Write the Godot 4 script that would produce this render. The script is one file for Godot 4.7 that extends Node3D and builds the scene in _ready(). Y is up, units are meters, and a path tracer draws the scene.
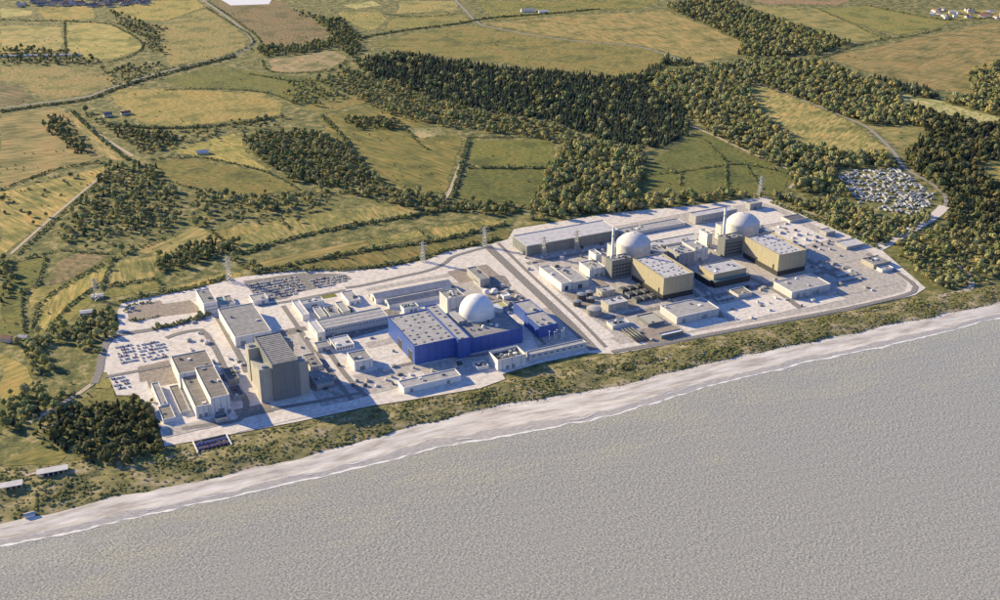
extends Node3D
# An aerial view of a coastal power station site: metres, y up, the camera high over the sea.

const DUNE_TOP := [-247,1122,-163,1120,-30,1084,24,1064,124,1050,191,1043,262,1039,333,1037,372,1033,463,1022,504,1031,612,1037,729,1025,839,1015,973,1006,1090,1001,1147,992,1213,986,1483,967,1983,914]
const BEACH_TOP := [-236,998,-160,1003,-37,986,21,981,60,986,112,977,143,977,209,977,277,975,353,983,429,985,507,980,586,969,673,967,747,968,846,964,948,957,1057,953,1171,946,1426,922,1896,865]
const WATER_LINE := [-233,957,-159,962,-40,954,16,948,54,946,105,943,173,941,265,937,336,938,407,936,480,925,556,917,635,922,703,925,817,927,915,920,1022,916,1140,917,1390,894,1845,835]
const INLAND_EDGE := [-706,-907,-629,-940,-494,-965,-436,-971,-340,-1001,-277,-1024,-211,-1050,-146,-1080,-109,-1093,-22,-1122,11,-1148,106,-1199,217,-1239,321,-1277,446,-1327,553,-1373,608,-1389,671,-1412,922,-1511,1397,-1679]
const SITE := [-341,-1002,-359,-1044,-377,-1086,-391,-1108,-422,-1108,-439,-1141,-450,-1134,-456,-1134,-461,-1162,-472,-1204,-478,-1236,-475,-1258,-469,-1272,-487,-1324,-489,-1351,-458,-1370,-405,-1396,-368,-1426,-354,-1436,-276,-1460,-213,-1457,-173,-1464,-139,-1478,-99,-1500,-79,-1526,-29,-1549,-12,-1557,12,-1577,21,-1618,175,-1688,301,-1720,386,-1748,429,-1762,449,-1729,549,-1534,567,-1399,545,-1376,447,-1330,242,-1249,136,-1207,104,-1210,46,-1184,3,-1157,6,-1145,-22,-1124,-105,-1095,-141,-1084,-211,-1052,-277,-1026]
const FIELDS := [
[0,[-1357,-3147,-1327,-3174,-1194,-3147,-1094,-2882,-1085,-2848,-1229,-2825]],
[1,[-1222,-3003,-1214,-3054,-1171,-3067,-1150,-3028,-1169,-2966,-1194,-2941]],
[0,[-1197,-3202,-1121,-3217,-1057,-3161,-949,-3003,-896,-2882,-921,-2781,-1004,-2738,-1045,-2759,-1122,-2978]],
[0,[-1351,-3412,-1213,-3476,-1143,-3274,-1201,-3231,-1278,-3260]],
[1,[-1468,-3428,-1351,-3380,-1334,-3319,-1407,-3274]],
[0,[-1131,-3412,-1090,-3493,-1019,-3560,-924,-3560,-873,-3444,-927,-3245,-1005,-3245,-1073,-3304]],
[0,[-925,-3217,-859,-3412,-739,-3174,-655,-3003,-643,-2894,-688,-2770,-778,-2696,-853,-2917,-917,-3106]],
[4,[-890,-3543,-651,-3543,-622,-3444,-556,-3319,-451,-3067,-458,-2990,-508,-2929,-588,-2894,-637,-3028]],
[5,[-556,-2749,-487,-2792,-415,-2859,-372,-2770,-395,-2655,-493,-2616,-528,-2645]],
[0,[-1170,-2676,-1033,-2686,-950,-2645,-860,-2549,-859,-2485,-886,-2416,-966,-2383,-1039,-2494,-1120,-2549]],
[4,[-1113,-2531,-1055,-2494,-976,-2374,-1029,-2318]],
[0,[-830,-2408,-833,-2468,-651,-2459,-511,-2433,-449,-2334,-446,-2257,-533,-2213,-623,-2177,-695,-2191,-754,-2272]],
[3,[-762,-2549,-669,-2686,-552,-2626,-381,-2549,-353,-2391,-441,-2374,-496,-2442,-677,-2477]],
[0,[-1011,-2272,-899,-2310,-822,-2191,-705,-1989,-765,-1914,-827,-1807]],
[0,[-877,-2295,-845,-2249,-665,-1989,-658,-1948,-703,-1971,-817,-2163]],
[0,[-819,-1787,-690,-1919,-679,-1881,-684,-1787,-693,-1643,-707,-1504]],
[2,[-619,-1954,-551,-1965,-403,-1886,-333,-1802,-390,-1772,-495,-1802,-568,-1859]],
[0,[-599,-2025,-506,-2129,-478,-2070,-462,-2007,-398,-1902,-545,-1977]],
[3,[-678,-1485,-646,-1511,-621,-1409,-632,-1389,-579,-1260,-610,-1260,-673,-1419]],
[4,[-618,-1500,-603,-1519,-556,-1511,-566,-1474,-587,-1422,-606,-1406]],
[0,[-620,-1406,-586,-1409,-599,-1333,-615,-1364]],
[0,[-574,-1272,-593,-1342,-580,-1416,-545,-1493,-538,-1422,-557,-1354,-556,-1272]],
[2,[-554,-1274,-550,-1357,-533,-1402,-528,-1345,-539,-1294]],
[0,[-539,-1493,-491,-1511,-469,-1436,-523,-1409]],
[2,[-518,-1396,-461,-1426,-451,-1392,-517,-1367]],
[0,[-523,-1534,-454,-1631,-410,-1573,-479,-1507]],
[0,[-447,-1392,-378,-1453,-352,-1450,-354,-1436,-407,-1402]],
[0,[-428,-1610,-337,-1661,-318,-1622,-380,-1573,-410,-1577]],
[0,[-331,-1670,-263,-1706,-158,-1720,-115,-1688,-228,-1635,-297,-1593,-367,-1522,-397,-1553]],
[0,[-340,-1485,-246,-1549,-193,-1569,-187,-1549,-241,-1511,-317,-1457]],
[0,[-192,-1569,-121,-1610,-113,-1589,-180,-1541]],
[0,[-114,-1618,-12,-1661,3,-1643,-88,-1573]],
[2,[-321,-1446,-227,-1511,-102,-1565,12,-1610,13,-1581,-18,-1561,-83,-1530,-140,-1485,-214,-1464,-276,-1464]],
[3,[-62,-2076,101,-2089,91,-1919,-49,-1931]],
[3,[-59,-1908,85,-1908,48,-1724,-69,-1748]],
[2,[-357,-2249,-241,-2366,-203,-2280,-72,-2096,-91,-1772,-216,-1848,-275,-2032,-318,-2083]],
[1,[-178,-2163,-120,-2170,-102,-2115,-151,-2096]],
[2,[-412,-2318,-331,-2416,-263,-2374,-359,-2264]],
[2,[-327,-2941,-213,-3080,-82,-3174,106,-3067,352,-2894,453,-2727,319,-2596,226,-2577,0,-2727,-234,-2825]],
[0,[-38,-3188,170,-3304,484,-3380,559,-3161,620,-2954,588,-2814,475,-2717,366,-2906,157,-3016]],
[3,[279,-2494,397,-2706,443,-2727,460,-2665,346,-2450]],
[2,[-309,-3054,-303,-3260,-121,-3365,-78,-3217]],
[0,[-303,-3543,-136,-3543,-119,-3396,-295,-3334]],
[2,[-67,-3543,486,-3560,411,-3428,172,-3334,-19,-3231]],
[1,[-470,-3476,-387,-3543,-357,-3476,-421,-3412]],
[0,[-476,-3365,-346,-3365,-313,-3245,-341,-3080,-406,-3188]],
[3,[229,-1767,255,-1925,335,-2070,390,-2142,437,-2019,497,-1875,455,-1772,386,-1792]],
[0,[538,-2450,571,-2503,631,-2374,691,-2213,712,-2007,632,-2001,543,-2083,526,-2257]],
[0,[714,-2177,823,-2170,817,-2129,736,-2007,735,-2063]],
[0,[785,-2781,923,-2871,1131,-3041,1384,-3217,1603,-3334,1492,-2859,1174,-2686,1071,-2596,1014,-2416,939,-2477,866,-2596]],
[0,[735,-3476,925,-3428,1009,-3003,909,-2954,857,-2978]],
[2,[941,-3412,1096,-3460,1256,-3245,1202,-3147,1039,-3041,975,-3217]],
[0,[1275,-3380,1462,-3412,1718,-3460,1688,-3396,1290,-3245]],
[1,[853,-2433,922,-2366,999,-2227,949,-2191,845,-2342]],
[0,[840,-1925,922,-2001,958,-1959,841,-1843,828,-1870]],
[5,[766,-3560,1064,-3560,1005,-3476,789,-3493]],
[2,[-644,-1345,-591,-1212,-556,-1187,-521,-1131,-550,-1108]],
[0,[-591,-1212,-560,-1187,-526,-1138,-526,-1102,-544,-1093]],
[2,[-438,-1136,-421,-1104,-389,-1104,-383,-1093,-420,-1086,-466,-1088]],
[2,[-492,-985,-454,-1006,-431,-985,-436,-969,-494,-965]]]
const WOODS := [
["pine",[-352,-2727,-246,-2825,-47,-2686,138,-2616,247,-2559,333,-2616,406,-2770,470,-2686,383,-2706,319,-2494,380,-2358,364,-2136,293,-2032,208,-2063,89,-2220,-41,-2295,-127,-2383,-270,-2559],[0.9,0.04,0.06,0],7.2],
["belt",[-371,-2686,-126,-2374,79,-2206,206,-2044,182,-2013,38,-2109,-117,-2177,-220,-2249,-315,-2408],[0,0.3,0.2,0.5],9],
["oak",[128,-2063,265,-2025,227,-1797,198,-1683,50,-1688,86,-1891],[0.02,0.35,0.28,0.35],8],
["oak",[47,-1683,226,-1758,385,-1787,462,-1767,467,-1738,430,-1767,302,-1729,175,-1697,46,-1648],[0.02,0.4,0.25,0.33],9],
["mixed",[327,-2568,465,-2655,612,-2749,759,-2717,824,-2531,844,-2433,832,-2326,871,-2220,829,-2177,714,-2191,633,-2383,566,-2521,532,-2442,521,-2249,540,-2070,631,-1995,697,-1989,688,-1914,646,-1925,590,-1925,556,-1822,565,-1758,485,-1797,495,-1891,439,-2032,394,-2149,378,-2235,383,-2374,345,-2442],[0.2,0.5,0.25,0.05],9],
["pine",[840,-2587,933,-2459,929,-2399,896,-2383,854,-2450],[0.9,0.1,0,0],8],
["mixed",[487,-3428,608,-3560,684,-3560,716,-3396,811,-3133,888,-2941,784,-2814,630,-2781,583,-2814,625,-2954,569,-3174],[0.45,0.35,0.2,0],9],
["dark",[839,-2334,944,-2177,984,-2206,1138,-2115,1012,-1848,917,-1989,835,-1925,820,-1859,835,-1828,999,-1822,872,-1553,737,-1581,665,-1605,698,-1679,725,-1772,720,-1859,709,-1931,739,-2007,818,-2122],[0.55,0.15,0.3,0],8.5],
["mixed",[1063,-2587,1191,-2727,1492,-2859,1224,-2295,1006,-2235,924,-2383,1008,-2399],[0.2,0.5,0.3,0],9],
["scrubwood",[456,-1748,546,-1748,556,-1715,612,-1652,672,-1692,670,-1665,562,-1549,531,-1581],[0.05,0.35,0.35,0.25],8],
["scrubwood",[567,-1541,674,-1631,734,-1573,862,-1534,841,-1489,679,-1432,605,-1399,574,-1412],[0.05,0.35,0.3,0.3],8.5],
["near",[-491,-1038,-472,-1080,-423,-1088,-384,-1093,-371,-1065,-340,-991,-375,-965,-408,-969,-433,-991,-472,-1014],[0.3,0.08,0.57,0.05],6],
["scrubwood",[-546,-1097,-520,-1129,-501,-1108,-476,-1115,-453,-1131,-477,-1086,-493,-1038,-513,-1014],[0.1,0.2,0.5,0.2],8.5],
["scrubwood",[-575,-1239,-541,-1272,-530,-1294,-512,-1336,-480,-1306,-471,-1277,-481,-1244,-473,-1202,-498,-1217,-531,-1244,-546,-1217,-512,-1155,-512,-1124,-549,-1179],[0.1,0.25,0.45,0.2],8.5],
["copse",[-478,-2070,-454,-2129,-355,-2142,-285,-2044,-225,-1902,-195,-1828,-278,-1807,-351,-1848,-402,-1925],[0.1,0.35,0.4,0.15],8.5],
["copse",[-488,-1511,-430,-1561,-389,-1573,-378,-1526,-421,-1489,-464,-1443],[0.2,0.2,0.45,0.15],8],
["scrubwood",[-688,-1925,-614,-1936,-511,-1748,-494,-1622,-573,-1573,-638,-1557,-657,-1593,-668,-1767],[0.1,0.2,0.3,0.4],10],
["copse",[-872,-2310,-755,-2177,-615,-2109,-601,-2019,-649,-1995,-713,-2102],[0.1,0.2,0.4,0.3],10],
["copse",[-906,-2235,-883,-2264,-827,-2149,-733,-1989,-756,-1983,-823,-2083,-876,-2149],[0.3,0.1,0.5,0.1],9],
["copse",[-1252,-2882,-1089,-2859,-953,-2727,-963,-2686,-1183,-2706],[0.1,0.2,0.3,0.4],13],
["copse",[-1129,-3396,-1033,-3245,-905,-3133,-877,-2978,-823,-2803,-876,-2836,-936,-3003,-1049,-3188],[0.1,0.2,0.3,0.4],13],
["copse",[-621,-2882,-505,-2906,-439,-2978,-414,-2906,-490,-2814,-575,-2770],[0.1,0.2,0.6,0.1],10],
["copse",[-493,-3274,-429,-3217,-364,-3003,-341,-2836,-362,-2770,-418,-2917],[0.3,0.1,0.5,0.1],10],
["copse",[-617,-3428,-462,-3217,-444,-3080,-535,-3274],[0.2,0.2,0.5,0.1],12],
["copse",[-518,-1797,-423,-1772,-278,-1787,-270,-1724,-335,-1688,-445,-1692],[0,0.2,0.3,0.5],14],
["copse",[-742,-2184,-619,-2163,-522,-2206,-441,-2249,-413,-2206,-497,-2136,-604,-2032],[0,0.2,0.3,0.5],17],
["copse",[-307,-2220,-215,-2235,-195,-2184,-212,-2149,-286,-2163],[0,0.3,0.4,0.3],9],
["copse",[-280,-1797,-191,-1817,-80,-1748,47,-1710,0,-1674,-126,-1701,-184,-1738],[0,0.3,0.3,0.4],9],
["copse",[-707,-1504,-684,-1489,-637,-1360,-638,-1330],[0.2,0.1,0.6,0.1],9],
["copse",[-388,-1534,-357,-1489,-327,-1453,-348,-1443,-381,-1489],[0,0.2,0.5,0.3],9],
["copse",[-927,-2645,-810,-2727,-767,-2568,-834,-2477],[0,0.2,0.3,0.5],15],
["copse",[-843,-1848,-698,-1870,-699,-1724,-742,-1593],[0,0.1,0.3,0.6],34],
["copse",[-519,-1767,-273,-1748,-305,-1648,-435,-1648,-478,-1605,-548,-1541,-630,-1526,-573,-1573,-495,-1614],[0,0.2,0.3,0.5],17],
["belt",[-467,-2531,-354,-2606,-313,-2391,-410,-2310,-452,-2374],[0,0.3,0.3,0.4],15]]
const HEDGES := [
[2,"dark hedge along the inland side of the long tan fields above the big car park",[-371,-1519,-296,-1589,-227,-1631,-109,-1688,-47,-1710,31,-1692]],
[2,"ragged hedge between two narrow tan field strips left of the long grey warehouse",[-336,-1453,-241,-1507,-180,-1538,-88,-1573,8,-1639]],
[1,"short dark cross hedge in the tan strip field above the white dome",[-123,-1614,-106,-1577]],
[2,"bushy hedge on the site boundary above the big car park",[-326,-1450,-276,-1460,-214,-1460,-140,-1485,-86,-1526,0,-1581]],
[2,"bushy hedge outside the gravel parking yard on the far bank",[-492,-1354,-459,-1373,-407,-1402,-370,-1436]],
[1,"clipped green hedge inside the gravel parking yard kerb",[-477,-1324,-474,-1345,-453,-1354]],
[1,"low hedge row along the near side of the gravel parking yard",[-465,-1297,-445,-1300,-431,-1312]],
[2,"thick green hedge between the two staff car parks by the tall white block",[-427,-1274,-403,-1286,-383,-1303,-367,-1318]],
[1,"thin dark hedge curving through the tan meadow by the lattice pylons",[-575,-1272,-594,-1348,-579,-1419,-546,-1504]],
[1,"second thin dark hedge curving below the first in the tan meadow",[-557,-1266,-554,-1345,-538,-1409]],
[1,"straight dark hedge from the pylon up to the meadow corner",[-530,-1392,-544,-1500,-525,-1534,-478,-1605]],
[1,"hedge between the olive strip and the tan field left of the copse",[-528,-1402,-466,-1429,-448,-1392]],
[1,"small hedge beside the dark green pasture at the edge of the picture",[-583,-1266,-631,-1386,-620,-1406,-644,-1511]],
[1,"hedge on the skyline side of the dark green pasture",[-701,-1489,-676,-1496,-632,-1534,-601,-1526,-553,-1519]],
[1,"field boundary hedge running down from the scrub to the narrow tan fields",[-449,-1639,-403,-1561]],
[1,"cross hedge between two tan fields below the small farm copse",[-338,-1665,-315,-1614]],
[2,"green hedge with a pale track beside it between the olive and green fields",[-60,-2083,-67,-1931,-77,-1758]],
[2,"hedge between the two green pastures next to the square wood",[-56,-1914,87,-1914]],
[1,"hedge along the top of the green pastures below the pine belt",[-64,-2096,38,-2102,124,-2083]],
[1,"hedge on the side of the square wood facing the green pastures",[123,-2070,83,-1891,47,-1710]],
[2,"dense hedge on the wood side of the long straight far road",[-1014,-2280,-950,-2326,-872,-2374,-845,-2442,-789,-2568,-707,-2696,-642,-2792]],
[1,"hedge on the field side of the curving far road",[-863,-3428,-736,-3188,-655,-3028,-631,-2906,-684,-2749,-788,-2645]],
[1,"hedge between the brown ploughed field and the road bend",[-880,-3526,-740,-3245,-629,-3003,-596,-2882]],
[1,"hedge dividing the two tan fields under the far town",[-1207,-3217,-1101,-2917,-1041,-2749]],
[1,"hedge along the near edge of the round tan field",[-1034,-2727,-958,-2706,-906,-2770,-896,-2882,-946,-3003,-1061,-3174]],
[1,"hedge below the far town along the tan field tops",[-1396,-3245,-1279,-3231,-1207,-3231,-1066,-3188]],
[1,"hedge across the green strip fields at mid distance",[-727,-2459,-609,-2468,-499,-2433,-426,-2342]],
[1,"hedge between the green strips and the pine belt corner",[-571,-2606,-445,-2531,-374,-2549,-334,-2442]],
[2,"hedge along the foot of the large olive field beyond the pine belt",[-359,-3003,-267,-3093,-124,-3188,-28,-3274,129,-3334,292,-3412]],
[1,"hedge between two far olive fields near the top of the picture",[-332,-3334,-226,-3289,-109,-3349]],
[1,"short tree hedge leading from the pine belt to the far green field",[310,-2512,399,-2717]],
[1,"hedge along the top of the big tan field on the far right",[778,-2770,896,-2906,1014,-3003]],
[1,"hedge between the long tan field and the olive field at the top",[925,-3428,965,-3202,1014,-3003,1203,-3133]],
[1,"far hedge beyond the olive field at the top edge",[1075,-3493,1242,-3245,1419,-3304]],
[1,"thin hedge across the marsh field behind the two pale domes",[238,-1870,328,-1902,421,-1936,496,-1881]],
[1,"dark ditch hedge down the middle of the marsh field",[396,-1931,374,-1797]],
[1,"slanting thin hedge in the marsh field beside the pylon",[384,-2083,400,-1936]],
[1,"slanting thin hedge on the far side of the marsh field",[430,-1936,431,-1797]],
[1,"short hedge stub in the near half of the marsh field",[312,-1897,299,-1817]],
[2,"hedge separating the olive meadow from the round copse",[-357,-2249,-290,-2083,-216,-1848,-173,-1797]],
[1,"hedge winding over the olive meadow near the pale bare patch",[-184,-2163,-159,-2083,-131,-2019]],
[2,"yellowish hedge on the bank beyond the far corner of the beige-hall station",[434,-1734,489,-1648,547,-1538]],
[2,"bushy hedge along the bank inside the tree belt behind the station",[460,-1758,513,-1683,550,-1605,563,-1561]],
[1,"hedge between the two big tan fields at the picture's left edge",[-823,-1797,-765,-1914,-699,-1948]],
[1,"hedge beside the pale track on the left-hand tan field",[-671,-1870,-676,-1782,-684,-1631,-687,-1504]],
[2,"scrubby hedge along the pale farm track towards the far road",[-868,-2280,-753,-2096,-660,-1959]],
[2,"scrubby hedge below the round tan field in the middle distance",[-763,-2191,-677,-2163,-582,-2170,-492,-2206,-433,-2249]],
[1,"hedge on the upper side of the long olive meadow left of centre",[-621,-1959,-545,-1977,-410,-1897,-329,-1797]],
[1,"hedge round the head of the olive meadow near the round copse",[-565,-1848,-484,-1792,-385,-1762,-278,-1787]],
[1,"hedge between the far green strip and the pink bare field",[-571,-2749,-525,-2626,-393,-2636,-369,-2749]]]
const ROADS := [
[0,8,0,"country_road",[-1024,-2307,-958,-2350,-881,-2399,-856,-2463,-796,-2592,-713,-2722,-649,-2814,-631,-2906,-647,-3003,-731,-3202,-830,-3412,-941,-3630]],
[0,7,0,"country_road",[-149,-3630,-102,-3396,-67,-3231,-27,-3147,155,-2990,352,-2894,464,-2696,537,-2606,575,-2512,633,-2383,695,-2227,714,-2156,714,-2013,704,-1914,720,-1843,724,-1777,710,-1729,684,-1683]],
[1,6,0,"track",[-857,-2264,-759,-2115,-658,-1983]],
[1,5,0,"track",[-678,-1881,-684,-1797,-693,-1648,-698,-1519]],
[1,5,0,"track",[374,-2177,407,-2109,446,-2019,506,-1886,479,-1807]],
[1,6,0,"track",[-70,-1931,-82,-1797,-90,-1748]],
[1,6,0,"track",[-496,-1050,-477,-1088,-464,-1115,-457,-1136]],
[2,17,0,"access_road",[522,-1519,550,-1545,592,-1589,649,-1648,683,-1688,705,-1720]],
[1,8,0,"track",[639,-1489,640,-1446,633,-1412,618,-1392,576,-1373]],
[1,4,0,"track",[-479,-928,-459,-951,-442,-958,-417,-965]],
[1,3,0,"track",[449,-1710,486,-1688,525,-1614,555,-1573]],
[0,9,1,"site_road",[-455,-1134,-459,-1164,-469,-1207,-473,-1236,-464,-1258,-430,-1272,-402,-1286,-370,-1306]],
[0,12,1,"site_road",[-19,-1549,27,-1436,76,-1315,112,-1217]],
[0,5,1,"site_road",[-3,-1561,41,-1446,95,-1312,126,-1225]],
[0,6,1,"site_road",[-206,-1399,-181,-1409,-136,-1436,-97,-1460,-77,-1485,-64,-1511,-12,-1551]],
[0,7,1,"site_road",[132,-1212,217,-1244,323,-1286,448,-1336,532,-1376,551,-1396,554,-1416,537,-1482,524,-1519]],
[0,7,1,"site_road",[-405,-1249,-391,-1263,-368,-1272,-359,-1260,-334,-1210,-314,-1164]],
[0,7,1,"site_road",[-356,-1309,-336,-1266,-304,-1197,-290,-1162]],
[0,7,1,"site_road",[-298,-1164,-316,-1152,-300,-1134,-280,-1102,-274,-1080,-277,-1054,-300,-1046,-332,-1036]],
[0,6,1,"site_road",[-277,-1063,-242,-1078,-196,-1095,-152,-1113,-147,-1106]],
[0,6,1,"site_road",[-279,-1342,-253,-1286,-224,-1220,-194,-1162,-162,-1097]],
[0,6,1,"site_road",[-311,-1342,-272,-1357,-205,-1392]],
[0,6,1,"site_road",[-206,-1220,-176,-1155,-153,-1115]],
[0,6,1,"site_road",[-71,-1422,-44,-1360]],
[0,6,1,"site_road",[-124,-1174,-70,-1197,-29,-1202,-6,-1212]],
[0,5,1,"site_road",[28,-1306,54,-1231]],
[0,8,1,"site_road",[252,-1392,274,-1330,279,-1306]],
[0,8,1,"site_road",[327,-1453,364,-1392,384,-1336]],
[0,6,1,"site_road",[-448,-1150,-416,-1164,-382,-1179]]]
const YARDS := [
[0,"parking_lot",[-347,-1422,-274,-1450,-212,-1446,-200,-1429,-227,-1406,-264,-1386,-279,-1364,-310,-1351]],
[1,"parking_lot",[-474,-1324,-470,-1342,-442,-1360,-435,-1348,-403,-1360,-389,-1342,-381,-1324,-428,-1309,-455,-1297,-465,-1300]],
[1,"yard",[-418,-1174,-387,-1192,-361,-1136,-380,-1129,-390,-1124,-405,-1138]],
[2,"yard",[23,-1553,297,-1692,416,-1738,447,-1701,530,-1526,548,-1416,536,-1389,451,-1345,232,-1263,144,-1233,123,-1266,79,-1376]],
[1,"yard",[-232,-1212,-216,-1220,-172,-1120,-199,-1102,-227,-1152]],
[3,"verge",[-460,-1162,-450,-1162,-435,-1134,-434,-1124,-451,-1124]],
[0,"yard",[-230,-1294,-141,-1333,-127,-1324,-129,-1283,-179,-1249,-211,-1247]],
[2,"yard",[34,-1286,75,-1306,105,-1228,47,-1212]],
[0,"yard",[-41,-1460,7,-1439,16,-1406,0,-1386,-24,-1399]],
[1,"yard",[-292,-1306,-276,-1324,-246,-1258,-261,-1244]]]
const CARAVAN_PARK := [568,-1854,613,-1914,636,-1902,695,-1914,698,-1859,707,-1777,686,-1724,638,-1674,603,-1697,574,-1734]

const GRID_TURN := 25.5   # the stations' building grid, degrees from the x axis
var U := Vector3(cos(deg_to_rad(GRID_TURN)), 0, -sin(deg_to_rad(GRID_TURN)))   # along the coast
var V := Vector3(-sin(deg_to_rad(GRID_TURN)), 0, -cos(deg_to_rad(GRID_TURN)))  # inland
var M := {}
var rng := RandomNumberGenerator.new()
var taken := {}
var footprints: Array = []

# ---------------------------------------------------------------- helpers
func lin(r: float, g: float, b: float) -> Color:
	return Color(r, g, b).linear_to_srgb()

func grid(u: float, v: float, y := 0.0) -> Vector3:
	return U * u + V * v + Vector3(0, y, 0)

func numbered(called: String) -> String:
	if not taken.has(called):
		taken[called] = 0
		return called
	taken[called] += 1
	return "%s_%03d" % [called, taken[called]]

func tag(o: Node, label: String, category := "", group := "", kind := "") -> void:
	if label != "": o.set_meta("label", label)
	if category != "": o.set_meta("category", category)
	if group != "": o.set_meta("group", group)
	if kind != "": o.set_meta("kind", kind)

func thing(called: String, label: String, category: String, at := Vector3.ZERO, turn := 0.0, group := "") -> Node3D:
	var o := Node3D.new()
	o.name = numbered(called)
	add_child(o)
	o.position = at
	o.rotation.y = turn
	tag(o, label, category, group)
	return o

func part(called: String, mesh: Mesh, mat: Material, parent: Node, at := Vector3.ZERO, turn := 0.0) -> MeshInstance3D:
	var o := MeshInstance3D.new()
	o.name = called
	o.mesh = mesh
	if mat: o.material_override = mat
	o.position = at
	o.rotation.y = turn
	parent.add_child(o, true)
	return o

func top(called: String, mesh: Mesh, mat: Material, at := Vector3.ZERO, turn := 0.0) -> MeshInstance3D:
	var o := MeshInstance3D.new()
	o.name = numbered(called)
	o.mesh = mesh
	if mat: o.material_override = mat
	o.position = at
	o.rotation.y = turn
	add_child(o)
	return o

func new_st() -> SurfaceTool:
	var st := SurfaceTool.new()
	st.begin(Mesh.PRIMITIVE_TRIANGLES)
	st.set_smooth_group(-1)
	return st

func done(st: SurfaceTool) -> ArrayMesh:
	st.generate_normals()
	return st.commit()

func quad(st: SurfaceTool, a: Vector3, b: Vector3, c: Vector3, d: Vector3) -> void:
	for p in [a, b, c, a, c, d]: st.add_vertex(p)

func bx(st: SurfaceTool, x0: float, y0: float, z0: float, x1: float, y1: float, z1: float, bottom := false) -> void:
	quad(st, Vector3(x0, y1, z0), Vector3(x1, y1, z0), Vector3(x1, y1, z1), Vector3(x0, y1, z1))
	quad(st, Vector3(x0, y1, z1), Vector3(x1, y1, z1), Vector3(x1, y0, z1), Vector3(x0, y0, z1))
	quad(st, Vector3(x1, y1, z0), Vector3(x0, y1, z0), Vector3(x0, y0, z0), Vector3(x1, y0, z0))
	quad(st, Vector3(x1, y1, z1), Vector3(x1, y1, z0), Vector3(x1, y0, z0), Vector3(x1, y0, z1))
	quad(st, Vector3(x0, y1, z0), Vector3(x0, y1, z1), Vector3(x0, y0, z1), Vector3(x0, y0, z0))
	if bottom:
		quad(st, Vector3(x0, y0, z1), Vector3(x1, y0, z1), Vector3(x1, y0, z0), Vector3(x0, y0, z0))

func box_mesh(x0: float, y0: float, z0: float, x1: float, y1: float, z1: float) -> ArrayMesh:
	var st := new_st()
	bx(st, x0, y0, z0, x1, y1, z1, true)
	return done(st)

func bar(st: SurfaceTool, a: Vector3, b: Vector3, w: float) -> void:
	var d := (b - a).normalized()
	var s := d.cross(Vector3.UP if absf(d.y) < 0.9 else Vector3.RIGHT).normalized() * w * 0.5
	var t := s.cross(d).normalized() * w * 0.5
	var k := [s + t, s - t, -s - t, -s + t]
	for i in 4:
		quad(st, a + k[i], b + k[i], b + k[(i + 1) % 4], a + k[(i + 1) % 4])

func lathe(profile: Array, seg := 28, smooth := true) -> ArrayMesh:
	var st := SurfaceTool.new()
	st.begin(Mesh.PRIMITIVE_TRIANGLES)
	st.set_smooth_group(0 if smooth else -1)
	for i in profile.size() - 1:
		var p: Vector2 = profile[i]
		var q: Vector2 = profile[i + 1]
		for k in seg:
			var a := TAU * k / seg
			var b := TAU * (k + 1) / seg
			var p0 := Vector3(cos(a) * p.x, p.y, sin(a) * p.x)
			var p1 := Vector3(cos(b) * p.x, p.y, sin(b) * p.x)
			var q0 := Vector3(cos(a) * q.x, q.y, sin(a) * q.x)
			var q1 := Vector3(cos(b) * q.x, q.y, sin(b) * q.x)
			if p.x > 0.001:
				for w in [p0, q0, p1]: st.add_vertex(w)
			if q.x > 0.001:
				for w in [p1, q0, q1]: st.add_vertex(w)
	st.generate_normals()
	return st.commit()

func poly(flat: Array) -> PackedVector2Array:
	var r := PackedVector2Array()
	for i in range(0, flat.size(), 2): r.append(Vector2(flat[i], flat[i + 1]))
	return r

func roughen(p: PackedVector2Array, step: float, amount: float, n: FastNoiseLite) -> PackedVector2Array:
	var r := PackedVector2Array()
	for i in p.size():
		var a := p[i]
		var b := p[(i + 1) % p.size()]
		var k := maxi(1, int(a.distance_to(b) / step))
		for j in k:
			var q := a.lerp(b, float(j) / k)
			r.append(q + Vector2(n.get_noise_2d(q.x, q.y), n.get_noise_2d(q.y + 900, q.x - 400)) * amount)
	return r

func sheet(p: PackedVector2Array, y: float, tile: float, turn := 0.0, stretch := 1.0, skirt := 0.0) -> ArrayMesh:
	var st := SurfaceTool.new()
	st.begin(Mesh.PRIMITIVE_TRIANGLES)
	var ids := Geometry2D.triangulate_polygon(p)
	var off := Vector2(fmod(absf(p[0].x * 0.37), 1.0), fmod(absf(p[0].y * 0.53), 1.0))
	for i in range(0, ids.size(), 3):
		var t := [p[ids[i]], p[ids[i + 1]], p[ids[i + 2]]]
		if (t[1] - t[0]).cross(t[2] - t[0]) < 0: t.reverse()
		for q in t:
			var w: Vector2 = q.rotated(turn)
			st.set_normal(Vector3.UP)
			st.set_uv(Vector2(w.x / (tile * stretch), w.y / tile) + off)
			st.set_uv2(q / 820.0)
			st.add_vertex(Vector3(q.x, y, q.y))
	if skirt > 0.0:
		for i in p.size():
			var a := p[i]
			var b := p[(i + 1) % p.size()]
			var nn := Vector3(b.y - a.y, 0, a.x - b.x).normalized()
			for q in [[a, y], [b, y], [b, y - skirt], [a, y], [b, y - skirt], [a, y - skirt]]:
				st.set_normal(nn)
				st.set_uv(q[0] / tile)
				st.add_vertex(Vector3(q[0].x, q[1], q[0].y))
	return st.commit()

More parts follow.
